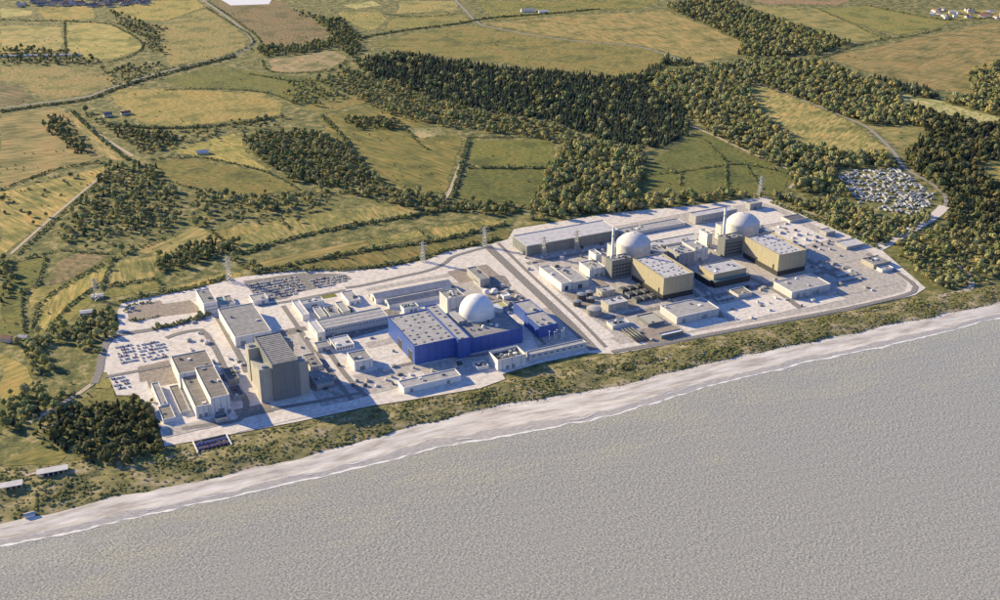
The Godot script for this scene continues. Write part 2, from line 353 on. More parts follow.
func smooth_line(p: PackedVector2Array, step: float) -> PackedVector2Array:
	var r := PackedVector2Array()
	for i in p.size() - 1:
		var a := p[maxi(i - 1, 0)]
		var b := p[i]
		var c := p[i + 1]
		var d := p[mini(i + 2, p.size() - 1)]
		var k := maxi(1, int(b.distance_to(c) / step))
		for j in k: r.append(b.cubic_interpolate(c, a, d, float(j) / k))
	r.append(p[p.size() - 1])
	return r

func ribbon(p: PackedVector2Array, width: float, y: float, tile: float) -> ArrayMesh:
	var st := SurfaceTool.new()
	st.begin(Mesh.PRIMITIVE_TRIANGLES)
	var l := 0.0
	for i in p.size() - 1:
		var n0 := (p[mini(i + 1, p.size() - 1)] - p[maxi(i - 1, 0)]).normalized().orthogonal() * width * 0.5
		var n1 := (p[mini(i + 2, p.size() - 1)] - p[i]).normalized().orthogonal() * width * 0.5
		var l1 := l + p[i].distance_to(p[i + 1])
		var q := [[p[i] - n0, 0.0, l], [p[i + 1] - n1, 0.0, l1], [p[i + 1] + n1, 1.0, l1], [p[i] + n0, 1.0, l]]
		for k in [0, 2, 1, 0, 3, 2]:
			st.set_normal(Vector3.UP)
			st.set_uv(Vector2(q[k][1] * width / tile, q[k][2] / tile))
			st.add_vertex(Vector3(q[k][0].x, y, q[k][0].y))
		l = l1
	return st.commit()

# ---------------------------------------------------------------- materials
func noise_tex(size: int, freq: float, octaves: int, gain: float, stops: Array, sd: int, kind := FastNoiseLite.TYPE_SIMPLEX_SMOOTH) -> NoiseTexture2D:
	var n := FastNoiseLite.new()
	n.noise_type = kind
	n.seed = sd
	n.frequency = freq
	n.fractal_type = FastNoiseLite.FRACTAL_FBM
	n.fractal_octaves = octaves
	n.fractal_gain = gain
	var t := NoiseTexture2D.new()
	t.width = size
	t.height = size
	t.seamless = true
	t.seamless_blend_skirt = 0.15
	t.noise = n
	var g := Gradient.new()
	var offs := PackedFloat32Array()
	var cols := PackedColorArray()
	for s in stops:
		offs.append(s[0])
		cols.append(lin(s[1], s[2], s[3]))
	g.offsets = offs
	g.colors = cols
	t.color_ramp = g
	return t

func mat(r: float, g: float, b: float, rough := 0.85, metal := 0.0) -> StandardMaterial3D:
	var m := StandardMaterial3D.new()
	m.albedo_color = lin(r, g, b)
	m.roughness = rough
	m.metallic = metal
	return m

func texmat(t: Texture2D, rough := 0.95, tri := 0.0) -> StandardMaterial3D:
	var m := StandardMaterial3D.new()
	m.albedo_texture = t
	m.roughness = rough
	if tri > 0.0:
		m.uv1_triplanar = true
		m.uv1_scale = Vector3.ONE / tri
	return m

func ramp(c: Vector3, lo: float, hi: float, warm := 0.0) -> Array:
	# one surface colour with its darker and paler patches
	return [[0.12, c.x * lo, c.y * lo, c.z * lo], [0.5, c.x, c.y, c.z], [0.88, c.x * hi * (1.0 + warm), c.y * hi, c.z * hi * (1.0 - warm)]]

func cladding(c: Vector3, sd: int, panel_w: int, tone: float) -> ImageTexture:
	# sheet-metal cladding: vertical runs a little different in tone, with rain streaks and stains
	var img := Image.create(256, 256, false, Image.FORMAT_RGB8)
	var n := FastNoiseLite.new()
	n.seed = sd
	n.frequency = 0.02
	n.fractal_octaves = 4
	var r := RandomNumberGenerator.new()
	r.seed = sd
	var runs := PackedFloat32Array()
	for i in 256 / panel_w + 1: runs.append(1.0 + r.randf_range(-tone, tone))
	for y in 256:
		for x in 256:
			var k := runs[x / panel_w] * (1.0 + 0.10 * n.get_noise_2d(x * 3.0, y * 0.6) + 0.08 * n.get_noise_2d(x, y))
			if x % panel_w == 0: k *= 0.86
			img.set_pixel(x, y, Color(c.x * k, c.y * k, c.z * k).linear_to_srgb())
	return ImageTexture.create_from_image(img)

func make_materials() -> void:
	var tan := Vector3(0.295, 0.250, 0.086)
	M.field = []
	var fc := [tan, Vector3(0.36, 0.32, 0.15), Vector3(0.215, 0.192, 0.056), Vector3(0.130, 0.143, 0.030), Vector3(0.20, 0.155, 0.086), Vector3(0.27, 0.205, 0.135)]
	var patches := noise_tex(1024, 0.008, 6, 0.62, [[0.2, 0.45, 0.54, 0.42], [0.36, 0.74, 0.80, 0.68], [0.5, 0.93, 0.94, 0.90], [0.62, 1.0, 0.98, 0.96], [0.8, 1.0, 0.88, 0.80]], 8)
	for i in 6:
		var c: Vector3 = fc[i] * 1.16
		var stops := [[0.22, c.x * 0.35, c.y * 0.48, c.z * 0.4], [0.38, c.x * 0.68, c.y * 0.80, c.z * 0.66], [0.5, c.x, c.y, c.z], [0.62, c.x * 1.25, c.y * 1.15, c.z * 1.2], [0.78, c.x * 1.75, c.y * 1.6, c.z * 1.9]]
		var fm := texmat(noise_tex(512, 0.028, 6, 0.8, stops, 11 + i))
		fm.detail_enabled = true
		fm.detail_blend_mode = BaseMaterial3D.BLEND_MODE_MUL
		fm.detail_uv_layer = BaseMaterial3D.DETAIL_UV_2
		fm.detail_albedo = patches
		M.field.append(fm)
	M.ground = texmat(noise_tex(1024, 0.016, 7, 0.78, [[0.22, 0.03, 0.042, 0.012], [0.4, 0.085, 0.098, 0.025], [0.52, 0.135, 0.132, 0.037], [0.63, 0.20, 0.172, 0.06], [0.78, 0.34, 0.28, 0.14]], 31))
	M.dune = texmat(noise_tex(1024, 0.01, 7, 0.72, [[0.2, 0.06, 0.066, 0.022], [0.4, 0.15, 0.14, 0.05], [0.55, 0.23, 0.20, 0.08], [0.65, 0.31, 0.25, 0.13], [0.8, 0.40, 0.32, 0.22]], 37))
	M.beach = texmat(noise_tex(1024, 0.01, 7, 0.7, [[0.2, 0.41, 0.36, 0.315], [0.4, 0.57, 0.515, 0.455], [0.6, 0.65, 0.595, 0.53], [0.8, 0.78, 0.73, 0.67]], 41))
	M.concrete = texmat(noise_tex(1024, 0.012, 7, 0.6, [[0.2, 0.47, 0.42, 0.375], [0.4, 0.56, 0.505, 0.455], [0.6, 0.605, 0.55, 0.50], [0.8, 0.67, 0.62, 0.57]], 43))
	M.yard = texmat(noise_tex(512, 0.015, 6, 0.7, [[0.2, 0.29, 0.262, 0.24], [0.5, 0.40, 0.365, 0.335], [0.8, 0.50, 0.46, 0.425]], 47))
	M.slab = texmat(noise_tex(512, 0.015, 6, 0.6, [[0.2, 0.50, 0.455, 0.41], [0.5, 0.60, 0.55, 0.50], [0.8, 0.70, 0.65, 0.60]], 48))
	M.wet = texmat(noise_tex(512, 0.02, 6, 0.7, [[0.2, 0.35, 0.315, 0.265], [0.5, 0.48, 0.435, 0.375], [0.8, 0.62, 0.575, 0.51]], 49), 0.35)
	M.asphalt = texmat(noise_tex(512, 0.02, 6, 0.7, [[0.2, 0.12, 0.112, 0.107], [0.5, 0.20, 0.187, 0.177], [0.8, 0.29, 0.27, 0.255]], 53))
	M.gravel = texmat(noise_tex(512, 0.02, 6, 0.7, [[0.1, 0.16, 0.13, 0.105], [0.5, 0.27, 0.225, 0.19], [0.9, 0.38, 0.32, 0.27]], 59))
	M.track = texmat(noise_tex(512, 0.02, 6, 0.7, [[0.1, 0.25, 0.2, 0.14], [0.5, 0.42, 0.35, 0.26], [0.9, 0.6, 0.52, 0.42]], 61))
	M.roadgrey = texmat(noise_tex(512, 0.02, 6, 0.7, [[0.1, 0.15, 0.14, 0.125], [0.5, 0.25, 0.235, 0.21], [0.9, 0.36, 0.33, 0.3]], 67))
	# cladding and roofs
	M.white_wall = texmat(cladding(Vector3(0.70, 0.69, 0.67), 1, 16, 0.03), 0.6, 40.0)
	M.pale_wall = texmat(cladding(Vector3(0.52, 0.52, 0.51), 2, 16, 0.04), 0.6, 40.0)
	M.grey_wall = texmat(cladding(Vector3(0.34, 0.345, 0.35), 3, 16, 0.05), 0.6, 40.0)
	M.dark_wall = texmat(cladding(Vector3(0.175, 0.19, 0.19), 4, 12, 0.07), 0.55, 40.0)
	M.blue_wall = texmat(cladding(Vector3(0.040, 0.090, 0.33), 5, 14, 0.13), 0.5, 40.0)
	M.blue_wall.albedo_color = Color(1, 1, 1)
	M.tan_wall = texmat(cladding(Vector3(0.375, 0.335, 0.235), 6, 10, 0.07), 0.6, 40.0)
	M.stone_wall = texmat(cladding(Vector3(0.38, 0.365, 0.315), 7, 24, 0.05), 0.8, 40.0)
	M.black = mat(0.035, 0.037, 0.042, 0.6)
	M.dark_metal = mat(0.085, 0.092, 0.10, 0.5, 0.2)
	M.vent = mat(0.16, 0.16, 0.17, 0.6)
	M.mid_metal = mat(0.28, 0.29, 0.30, 0.5, 0.2)
	M.white = mat(0.72, 0.71, 0.70, 0.5)
	M.deep_blue = mat(0.02, 0.03, 0.17, 0.5)
	M.glass = mat(0.05, 0.07, 0.09, 0.15)
	M.teal = mat(0.10, 0.17, 0.18, 0.3)
	M.purple = mat(0.05, 0.035, 0.11, 0.5)
	M.roof_grey = texmat(noise_tex(256, 0.02, 5, 0.65, ramp(Vector3(0.25, 0.245, 0.245), 0.75, 1.25), 71), 0.9, 60.0)
	M.roof_pale = texmat(noise_tex(256, 0.02, 5, 0.65, ramp(Vector3(0.345, 0.335, 0.335), 0.78, 1.2), 73), 0.9, 60.0)
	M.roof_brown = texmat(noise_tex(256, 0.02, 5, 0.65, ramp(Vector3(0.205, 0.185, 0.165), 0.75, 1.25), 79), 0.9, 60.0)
	M.roof_light = texmat(noise_tex(256, 0.02, 5, 0.65, ramp(Vector3(0.46, 0.45, 0.465), 0.8, 1.15), 83), 0.85, 60.0)
	M.roof_dark = texmat(noise_tex(256, 0.02, 5, 0.65, ramp(Vector3(0.12, 0.12, 0.125), 0.7, 1.35), 89), 0.9, 60.0)
	M.dome_white = texmat(noise_tex(512, 0.012, 5, 0.6, ramp(Vector3(0.72, 0.72, 0.71), 0.8, 1.08), 97), 0.55, 50.0)
	M.dome_grey = texmat(noise_tex(512, 0.012, 5, 0.65, ramp(Vector3(0.58, 0.56, 0.545), 0.75, 1.15), 101), 0.7, 50.0)
	M.bark = mat(0.10, 0.075, 0.055, 0.95)
	M.steel = mat(0.45, 0.46, 0.47, 0.45, 0.3)
	M.foam = texmat(noise_tex(512, 0.03, 5, 0.7, [[0.1, 0.55, 0.52, 0.48], [0.5, 0.78, 0.75, 0.72], [0.9, 0.86, 0.85, 0.83]], 103), 0.8)
	M.red_roof = mat(0.24, 0.12, 0.09)
	M.slate = mat(0.17, 0.165, 0.17)
	M.render_wall = mat(0.55, 0.5, 0.45)

func leaf_mat(c: Color) -> StandardMaterial3D:
	var m := StandardMaterial3D.new()
	m.albedo_color = c
	m.roughness = 0.9
	m.cull_mode = BaseMaterial3D.CULL_DISABLED
	m.backlight_enabled = true
	m.backlight = lin(0.09, 0.10, 0.025)
	return m

# ---------------------------------------------------------------- buildings
func bld(called: String, label: String, u: float, v: float, du: float, dv: float, h: float, wm: Material, rm: Material, o := {}) -> Node3D:
	var t := thing(called, label, o.get("cat", "building"), grid(u, v), deg_to_rad(GRID_TURN), o.get("group", ""))
	footprints.append(Rect2(u, v, du, dv))
	var par: float = o.get("par", 0.9)
	var e := 0.5
	var st := new_st()
	quad(st, Vector3(0, h, 0), Vector3(du, h, 0), Vector3(du, 0, 0), Vector3(0, 0, 0))
	quad(st, Vector3(du, h, -dv), Vector3(0, h, -dv), Vector3(0, 0, -dv), Vector3(du, 0, -dv))
	quad(st, Vector3(du, h, 0), Vector3(du, h, -dv), Vector3(du, 0, -dv), Vector3(du, 0, 0))
	quad(st, Vector3(0, h, -dv), Vector3(0, h, 0), Vector3(0, 0, 0), Vector3(0, 0, -dv))
	part("wall", done(st), wm, t)
	# parapet: coping all round and its inner faces
	st = new_st()
	bx(st, -0.1, h - par, -e, du + 0.1, h + 0.15, 0.1, true)
	bx(st, -0.1, h - par, -dv - 0.1, du + 0.1, h + 0.15, -dv + e, true)
	bx(st, -0.1, h - par, -dv + e, e, h + 0.15, -e, true)
	bx(st, du - e, h - par, -dv + e, du + 0.1, h + 0.15, -e, true)
	part("parapet", done(st), o.get("parmat", wm), t)
	st = new_st()
	var ry := h - par + 0.15
	quad(st, Vector3(e - 0.1, ry, -dv + e - 0.1), Vector3(du - e + 0.1, ry, -dv + e - 0.1), Vector3(du - e + 0.1, ry, -e + 0.1), Vector3(e - 0.1, ry, -e + 0.1))
	part("roof", done(st), rm, t)
	if not o.has("ribs") and du * dv > 500.0 and not o.has("vents"):
		o = o.duplicate()
		o.ribs = 6.5
		o.ribmat = rm
		o.ribh = 0.07
	if o.has("ribs"):   # standing seams across the roof
		var rib := box_mesh(0.6, ry, -0.18, du - 0.6, ry + o.get("ribh", 0.3), 0.18)
		var k := 1
		while k * o.ribs < dv - 1.0:
			part("roof_seam", rib, o.get("ribmat", M.mid_metal), t, Vector3(0, 0, -k * o.ribs))
			k += 1
	if o.has("band"):
		st = new_st()
		var b: float = o.band
		bx(st, -0.25, 0, -dv - 0.25, du + 0.25, b, 0.25)
		part("base_band", done(st), M.black, t)
	if o.has("vents"):
		var nv: Array = o.vents
		var vm := box_mesh(-nv[2] * 0.5, 0, -nv[3] * 0.5, nv[2] * 0.5, nv[4], nv[3] * 0.5)
		for i in nv[0]:
			for j in nv[1]:
				if rng.randf() < 0.1: continue
				var jx: float = rng.randf_range(-0.25, 0.25) * du / nv[0]
				var jz: float = rng.randf_range(-0.25, 0.25) * dv / nv[1]
				part("roof_vent", vm, M.vent if rng.randf() < 0.7 else M.mid_metal, t, Vector3(du * (i + 0.5) / nv[0] + jx, ry, -dv * (j + 0.5) / nv[1] + jz), rng.randf_range(0.2, 0.6) if nv.size() > 5 else 0.0)
	for i in o.get("units", 0):
		var sx := rng.randf_range(1.2, minf(5.0, du * 0.3))
		var sz := rng.randf_range(1.2, minf(5.0, dv * 0.3))
		var sh := rng.randf_range(0.8, 2.4)
		part("roof_unit", box_mesh(-sx / 2, 0, -sz / 2, sx / 2, sh, sz / 2), [M.white, M.mid_metal, M.dark_metal, M.roof_pale][rng.randi() % 4], t, Vector3(rng.randf_range(2 + sx / 2, maxf(2.1 + sx / 2, du - 2 - sx / 2)), ry, -rng.randf_range(2 + sz / 2, maxf(2.1 + sz / 2, dv - 2 - sz / 2))))
	for d in o.get("doors", []):   # [face, position, width, height, material]
		var dm: Material = M[d[4]] if d.size() > 4 else M.dark_metal
		var p: MeshInstance3D
		if d[0] == "f": p = part("door", box_mesh(d[1], 0, -0.4, d[1] + d[2], d[3], 0.12), dm, t)
		else: p = part("door", box_mesh(-0.12, 0, -d[1] - d[2], 0.4, d[3], -d[1]), dm, t)
		var lin_mesh := box_mesh(d[1] - 0.3, d[3], 0.0, d[1] + d[2] + 0.3, d[3] + 0.4, 0.5) if d[0] == "f" else box_mesh(-0.5, d[3], -d[1] - d[2] - 0.3, 0.0, d[3] + 0.4, -d[1] + 0.3)
		part("lintel", lin_mesh, M.mid_metal, p)
	if h >= 6.0 and not o.has("windows") and not o.has("plain"):
		# strips of glazing and a few doors on the two faces towards the sea and the south
		var storeys := clampi(int(h / 5.0), 1, 3)
		for f in storeys:
			if rng.randf() < 0.22:
				var x0 := rng.randf_range(0.05, 0.3) * du
				part("window_band", box_mesh(x0, 2.9 + f * 4.6, -0.2, x0 + rng.randf_range(0.3, 0.6) * du, 3.8 + f * 4.6, 0.07), M.glass, t)
			if rng.randf() < 0.22:
				var z0 := rng.randf_range(0.05, 0.3) * dv
				part("window_band", box_mesh(-0.07, 2.6 + f * 4.6, -z0 - rng.randf_range(0.25, 0.55) * dv, 0.2, 3.9 + f * 4.6, -z0), M.glass, t)
		for f in 2:
			var xd := rng.randf_range(0.1, 0.8) * du
			part("shutter_door", box_mesh(xd, 0, -0.2, xd + minf(4.0, du * 0.2), minf(4.6, h * 0.6), 0.09), M.mid_metal, t)
		if h > 9.0:
			for f in 3:
				var xp := (f + 0.5) / 3.0 * du
				part("downpipe", box_mesh(xp - 0.18, 0, -0.1, xp + 0.18, h - 1.0, 0.3), M.mid_metal, t)
	for w in o.get("windows", []):   # [face, first, step, count, width, sill, height]
		for i in w[3]:
			var x: float = w[1] + i * w[2]
			if w[0] == "f": part("window", box_mesh(x, w[5], -0.3, x + w[4], w[5] + w[6], 0.06), M.glass, t)
			else: part("window", box_mesh(-0.06, w[5], -x - w[4], 0.3, w[5] + w[6], -x), M.glass, t)
	return t

func block(called: String, mesh: ArrayMesh, m: Material, parent: Node, at := Vector3.ZERO) -> MeshInstance3D:
	return part(called, mesh, m, parent, at)

func gable(called: String, label: String, at: Vector3, turn: float, lx: float, lz: float, eave: float, ridge: float, wm: Material, rm: Material, cat := "building", group := "") -> Node3D:
	# ridge along x; base corner at the near left
	var t := thing(called, label, cat, at, turn, group)
	var st := new_st()
	quad(st, Vector3(0, eave, 0), Vector3(lx, eave, 0), Vector3(lx, 0, 0), Vector3(0, 0, 0))
	quad(st, Vector3(lx, eave, -lz), Vector3(0, eave, -lz), Vector3(0, 0, -lz), Vector3(lx, 0, -lz))
	quad(st, Vector3(lx, eave, 0), Vector3(lx, eave, -lz), Vector3(lx, 0, -lz), Vector3(lx, 0, 0))
	quad(st, Vector3(0, eave, -lz), Vector3(0, eave, 0), Vector3(0, 0, 0), Vector3(0, 0, -lz))
	for q in [Vector3(0, eave, -lz), Vector3(0, ridge, -lz / 2), Vector3(0, eave, 0), Vector3(lx, eave, 0), Vector3(lx, ridge, -lz / 2), Vector3(lx, eave, -lz)]: st.add_vertex(q)
	part("wall", done(st), wm, t)
	st = new_st()
	var ov := minf(0.5, lz * 0.06)
	var dr := ov * (ridge - eave) / (lz / 2)
	for s in [0.0, 0.18]:
		quad(st, Vector3(-ov, ridge + s + 0.05, -lz / 2), Vector3(lx + ov, ridge + s + 0.05, -lz / 2), Vector3(lx + ov, eave - dr + s + 0.05, ov), Vector3(-ov, eave - dr + s + 0.05, ov))
		quad(st, Vector3(lx + ov, ridge + s + 0.05, -lz / 2), Vector3(-ov, ridge + s + 0.05, -lz / 2), Vector3(-ov, eave - dr + s + 0.05, -lz - ov), Vector3(lx + ov, eave - dr + s + 0.05, -lz - ov))
	part("roof", done(st), rm, t)
	return t

# ---------------------------------------------------------------- plants
func crown_mesh(sd: int, rx: float, h: float, low: float, clumps: int, size: float, lumps: int) -> ArrayMesh:
	# lobes of foliage round a dark heart, many leaf-clump faces over them
	var r := RandomNumberGenerator.new()
	r.seed = sd
	var lobes: Array = []
	for i in lumps:
		var a := TAU * i / lumps + r.randf_range(-0.5, 0.5)
		var d := rx * r.randf_range(0.25, 0.6)
		lobes.append([Vector3(cos(a) * d, low + (h - low) * r.randf_range(0.3, 0.72), sin(a) * d), rx * r.randf_range(0.38, 0.6)])
	lobes.append([Vector3(r.randf_range(-0.2, 0.2) * rx, low + (h - low) * 0.72, r.randf_range(-0.2, 0.2) * rx), rx * 0.5])
	var st := new_st()
	for lb in lobes:
		var c: Vector3 = lb[0]
		var rad: float = lb[1]
		for i in clumps / lobes.size():
			var dir := Vector3(r.randfn(), r.randfn() * 0.9 + 0.25, r.randfn()).normalized()
			var p := c + dir * rad * r.randf_range(0.72, 1.08)
			p.y = clampf(p.y, low * 0.6, h)
			var n := (dir + Vector3(0, 0.3, 0) + Vector3(r.randfn(), r.randfn(), r.randfn()) * 0.25).normalized()
			var s := n.cross(Vector3(r.randfn(), r.randfn(), r.randfn())).normalized() * size * r.randf_range(0.6, 1.25)
			var q := n.cross(s).normalized() * size * r.randf_range(0.5, 1.0)
			st.add_vertex(p + s); st.add_vertex(p + q + n * 0.25 * size); st.add_vertex(p - s * 0.8)
			st.add_vertex(p + s); st.add_vertex(p - s * 0.8); st.add_vertex(p - q)
		# inner heart of the lobe: a rough low body that stops light from passing straight through
		var ring := 6
		for k in ring:
			var a0 := TAU * k / ring
			var a1 := TAU * (k + 1) / ring
			var e := rad * 0.72
			var p0 := c + Vector3(cos(a0) * e, 0, sin(a0) * e)
			var p1 := c + Vector3(cos(a1) * e, 0, sin(a1) * e)
			for w in [c + Vector3(0, e, 0), p0, p1, c - Vector3(0, e * 0.8, 0), p1, p0]: st.add_vertex(w)
	return done(st)

func conifer_mesh(sd: int, rx: float, h: float) -> ArrayMesh:
	var r := RandomNumberGenerator.new()
	r.seed = sd
	var st := new_st()
	var tiers := 8
	for t in tiers:
		var f := float(t) / tiers
		var y := h * (0.12 + 0.86 * f)
		var rad := rx * pow(1.0 - f, 0.8) + 0.25
		var drop := h * 0.14
		var k := 9
		var a0 := r.randf() * TAU
		for i in k:
			var a := a0 + TAU * i / k + r.randf_range(-0.15, 0.15)
			var w := TAU / k * 0.62
			var rr := rad * r.randf_range(0.7, 1.15)
			var tip := Vector3(cos(a) * rr, y - drop * r.randf_range(0.5, 1.0), sin(a) * rr)
			var b0 := Vector3(cos(a - w) * rr * 0.55, y - drop * 0.25, sin(a - w) * rr * 0.55)
			var b1 := Vector3(cos(a + w) * rr * 0.55, y - drop * 0.25, sin(a + w) * rr * 0.55)
			var ap := Vector3(0, y + h * 0.10, 0)
			for q in [ap, b1, tip, ap, tip, b0]: st.add_vertex(q)
	return done(st)

func trunk_mesh(h: float, r0: float) -> ArrayMesh:
	return lathe([Vector2(r0 * 0.25, h), Vector2(r0 * 0.7, h * 0.45), Vector2(r0, h * 0.1), Vector2(r0 * 1.35, 0.0)], 6)

func tinted(mesh: Mesh, c: Color) -> ArrayMesh:
	# the same shape with a colour of its own in its vertices
	var a := mesh.surface_get_arrays(0)
	var n: int = a[Mesh.ARRAY_VERTEX].size()
	var cols := PackedColorArray()
	cols.resize(n)
	cols.fill(c)
	a[Mesh.ARRAY_COLOR] = cols
	var m := ArrayMesh.new()
	m.add_surface_from_arrays(Mesh.PRIMITIVE_TRIANGLES, a)
	return m

func scatter(called: String, mesh: Mesh, m: Material, xf: Array, cols: Array, kind := "stuff", parent: Node = self) -> MultiMeshInstance3D:
	var mm := MultiMesh.new()
	mm.transform_format = MultiMesh.TRANSFORM_3D
	mm.use_colors = true
	mm.mesh = mesh
	mm.instance_count = xf.size()
	for i in xf.size():
		mm.set_instance_transform(i, xf[i])
		mm.set_instance_color(i, cols[i])
	var o := MultiMeshInstance3D.new()
	o.name = numbered(called) if parent == self else called
	o.multimesh = mm
	o.material_override = m
	parent.add_child(o, true)
	if kind != "": o.set_meta("kind", kind)
	return o

# ---------------------------------------------------------------- scene
func _ready() -> void:
	rng.seed = 20240
	# camera: from the air over the sea, looking inland
	var cam := Camera3D.new()
	cam.name = "camera"
	add_child(cam)
	cam.position = Vector3(0, 620, 0)
	cam.rotation_degrees = Vector3(-24.5, 0, 0)
	cam.fov = 29.24
	cam.near = 1.0
	cam.far = 20000.0
	cam.current = true
	var env := Environment.new()
	env.background_mode = Environment.BG_SKY
	var sky := Sky.new()
	var sm := ProceduralSkyMaterial.new()
	sm.sky_top_color = Color(0.28, 0.45, 0.74)
	sm.sky_horizon_color = Color(0.77, 0.815, 0.865)
	sm.sky_curve = 0.2
	sm.ground_bottom_color = Color(0.3, 0.3, 0.28)
	sm.ground_horizon_color = Color(0.70, 0.76, 0.82)
	sky.sky_material = sm
	env.sky = sky
	env.background_energy_multiplier = 0.66
	env.tonemap_mode = Environment.TONE_MAPPER_LINEAR
	env.tonemap_exposure = 1.93
	env.sdfgi_enabled = true
	env.ssao_enabled = true
	env.ssil_enabled = true
	var we := WorldEnvironment.new()
	we.name = "world_environment"
	we.environment = env
	add_child(we)
	var sun := DirectionalLight3D.new()
	sun.name = "sun"
	add_child(sun)
	var el := deg_to_rad(21.0)
	var flat_dir := (U * 0.583 - V * 0.81).normalized()
	var ldir := flat_dir * cos(el) - Vector3.UP * sin(el)
	sun.look_at_from_position(Vector3(0, 500, 0), Vector3(0, 500, 0) + ldir, Vector3.UP)
	sun.light_energy = 1.6
	sun.light_color = Color(1.0, 0.915, 0.725)
	sun.light_angular_distance = 0.5
	sun.shadow_enabled = true

	make_materials()
	build_land()
	build_coast()
	build_site_ground()
	build_station_a()
	build_station_b()
	build_station_c()
	build_outlying()
	build_cars()
	build_clutter()
	build_pylons()
	build_plants()

func jag(sd: int, f: float) -> FastNoiseLite:
	var n := FastNoiseLite.new()
	n.seed = sd
	n.frequency = f
	n.fractal_octaves = 3
	return n

func build_land() -> void:
	var p := poly(INLAND_EDGE)
	p.append(Vector2(3800, -2400))
	p.append(Vector2(9000, -4000))
	p.append(Vector2(9000, -14000))
	p.append(Vector2(-9000, -14000))
	p.append(Vector2(-9000, -600))
	var o := top("ground", sheet(p, -0.45, 420.0), M.ground)
	tag(o, "rough olive ground between the fields and woods", "", "", "structure")
	var n := jag(5, 0.012)
	var names := ["stubble_field", "pale_field", "meadow", "pasture", "ploughed_field", "bare_field"]
	for i in FIELDS.size():
		var f: Array = FIELDS[i]
		var q := roughen(poly(f[1]), 14.0, 7.0, n)
		var run := Vector2(f[1][2] - f[1][0], f[1][3] - f[1][1])
		var turn := -run.angle() + (PI / 2 if rng.randf() < 0.4 else 0.0)
		var fm: StandardMaterial3D = M.field[f[0]].duplicate()
		var k := rng.randf_range(0.86, 1.0)
		fm.albedo_color = Color(k, k * rng.randf_range(0.95, 1.0), k * rng.randf_range(0.86, 1.0))
		var fo := top(names[f[0]], sheet(q, -0.32 + 0.003 * i, rng.randf_range(100, 150), turn, [1.0, 2.0, 5.0, 9.0][rng.randi() % 4] if f[0] != 3 else 1.5), fm)
		tag(fo, "", "", "", "structure")
	for i in ROADS.size():
		var r: Array = ROADS[i]
		if r[2] == 1: continue
		var ro := top(r[3], ribbon(smooth_line(poly(r[4]), 12.0), r[1], -0.1 + 0.004 * i, 30.0), [M.roadgrey, M.track, M.concrete][r[0]])
		tag(ro, "", "", "", "structure")

func along(line: Array, u: float) -> float:
	for i in range(0, line.size() - 2, 2):
		if u <= line[i + 2] or i == line.size() - 4:
			return lerpf(line[i + 1], line[i + 3], (u - line[i]) / float(line[i + 2] - line[i]))
	return 0.0

func eased(line: Array, u: float) -> float:
	var s := 0.0
	for k in [-24, -12, 0, 12, 24]: s += along(line, u + k)
	return s / 5.0

func coast_point(u: float, t: float, bump: FastNoiseLite) -> Vector3:
	# t 0 to 1: dune top to beach top; 1 to 2: beach top to the water's edge; 2 to 3: under water
	var a := eased(DUNE_TOP, u) if t > 0.0 else along(DUNE_TOP, u)
	var b := eased(BEACH_TOP, u) + bump.get_noise_2d(u * 1.7, 40) * 5.0
	var c := eased(WATER_LINE, u) + bump.get_noise_2d(u * 1.2, 90) * 4.0
	var v: float
	var y: float
	if t <= 1.0:
		v = lerpf(a, b, t)
		y = lerpf(-0.45, -3.0, t * t) + sin(t * PI) * (0.9 + 2.6 * bump.get_noise_2d(u * 2.0, v * 2.0)) + sin(t * PI) * 0.8 * bump.get_noise_2d(u * 9.0, v * 9.0)
		if t > 0.86: y += (t - 0.86) * 6.0 * (1.0 - t) * 14.0 * 0.5
	elif t <= 2.0:
		var s := t - 1.0
		v = lerpf(b, c, s)
		y = lerpf(-3.0, -6.0, s) + sin(s * PI) * (0.15 + 0.16 * sin(s * TAU * 1.5 + bump.get_noise_2d(u * 0.2, 7)))
	else:
		v = c - (t - 2.0) * 45.0
		y = -6.0 - (t - 2.0) * 4.0
	return grid(u, v, y)

func loft(u0: float, u1: float, du: float, t0: float, t1: float, rows: int, bump: FastNoiseLite, tile: float, stretch: float) -> ArrayMesh:
	var st := SurfaceTool.new()
	st.begin(Mesh.PRIMITIVE_TRIANGLES)
	st.set_smooth_group(0)
	var nu := int((u1 - u0) / du)
	for i in nu + 1:
		var u := u0 + i * du
		for j in rows + 1:
			var t := t0 + (t1 - t0) * j / rows
			var p := coast_point(u, t, bump)
			st.set_uv(Vector2(u / (tile * stretch), (p.dot(V) - eased(BEACH_TOP, u)) / tile))
			st.add_vertex(p)
	for i in nu:
		for j in rows:
			var a := i * (rows + 1) + j
			var b := a + rows + 1
			for k in [a, b, b + 1, a, b + 1, a + 1]: st.add_index(k)
	st.generate_normals()
	return st.commit()

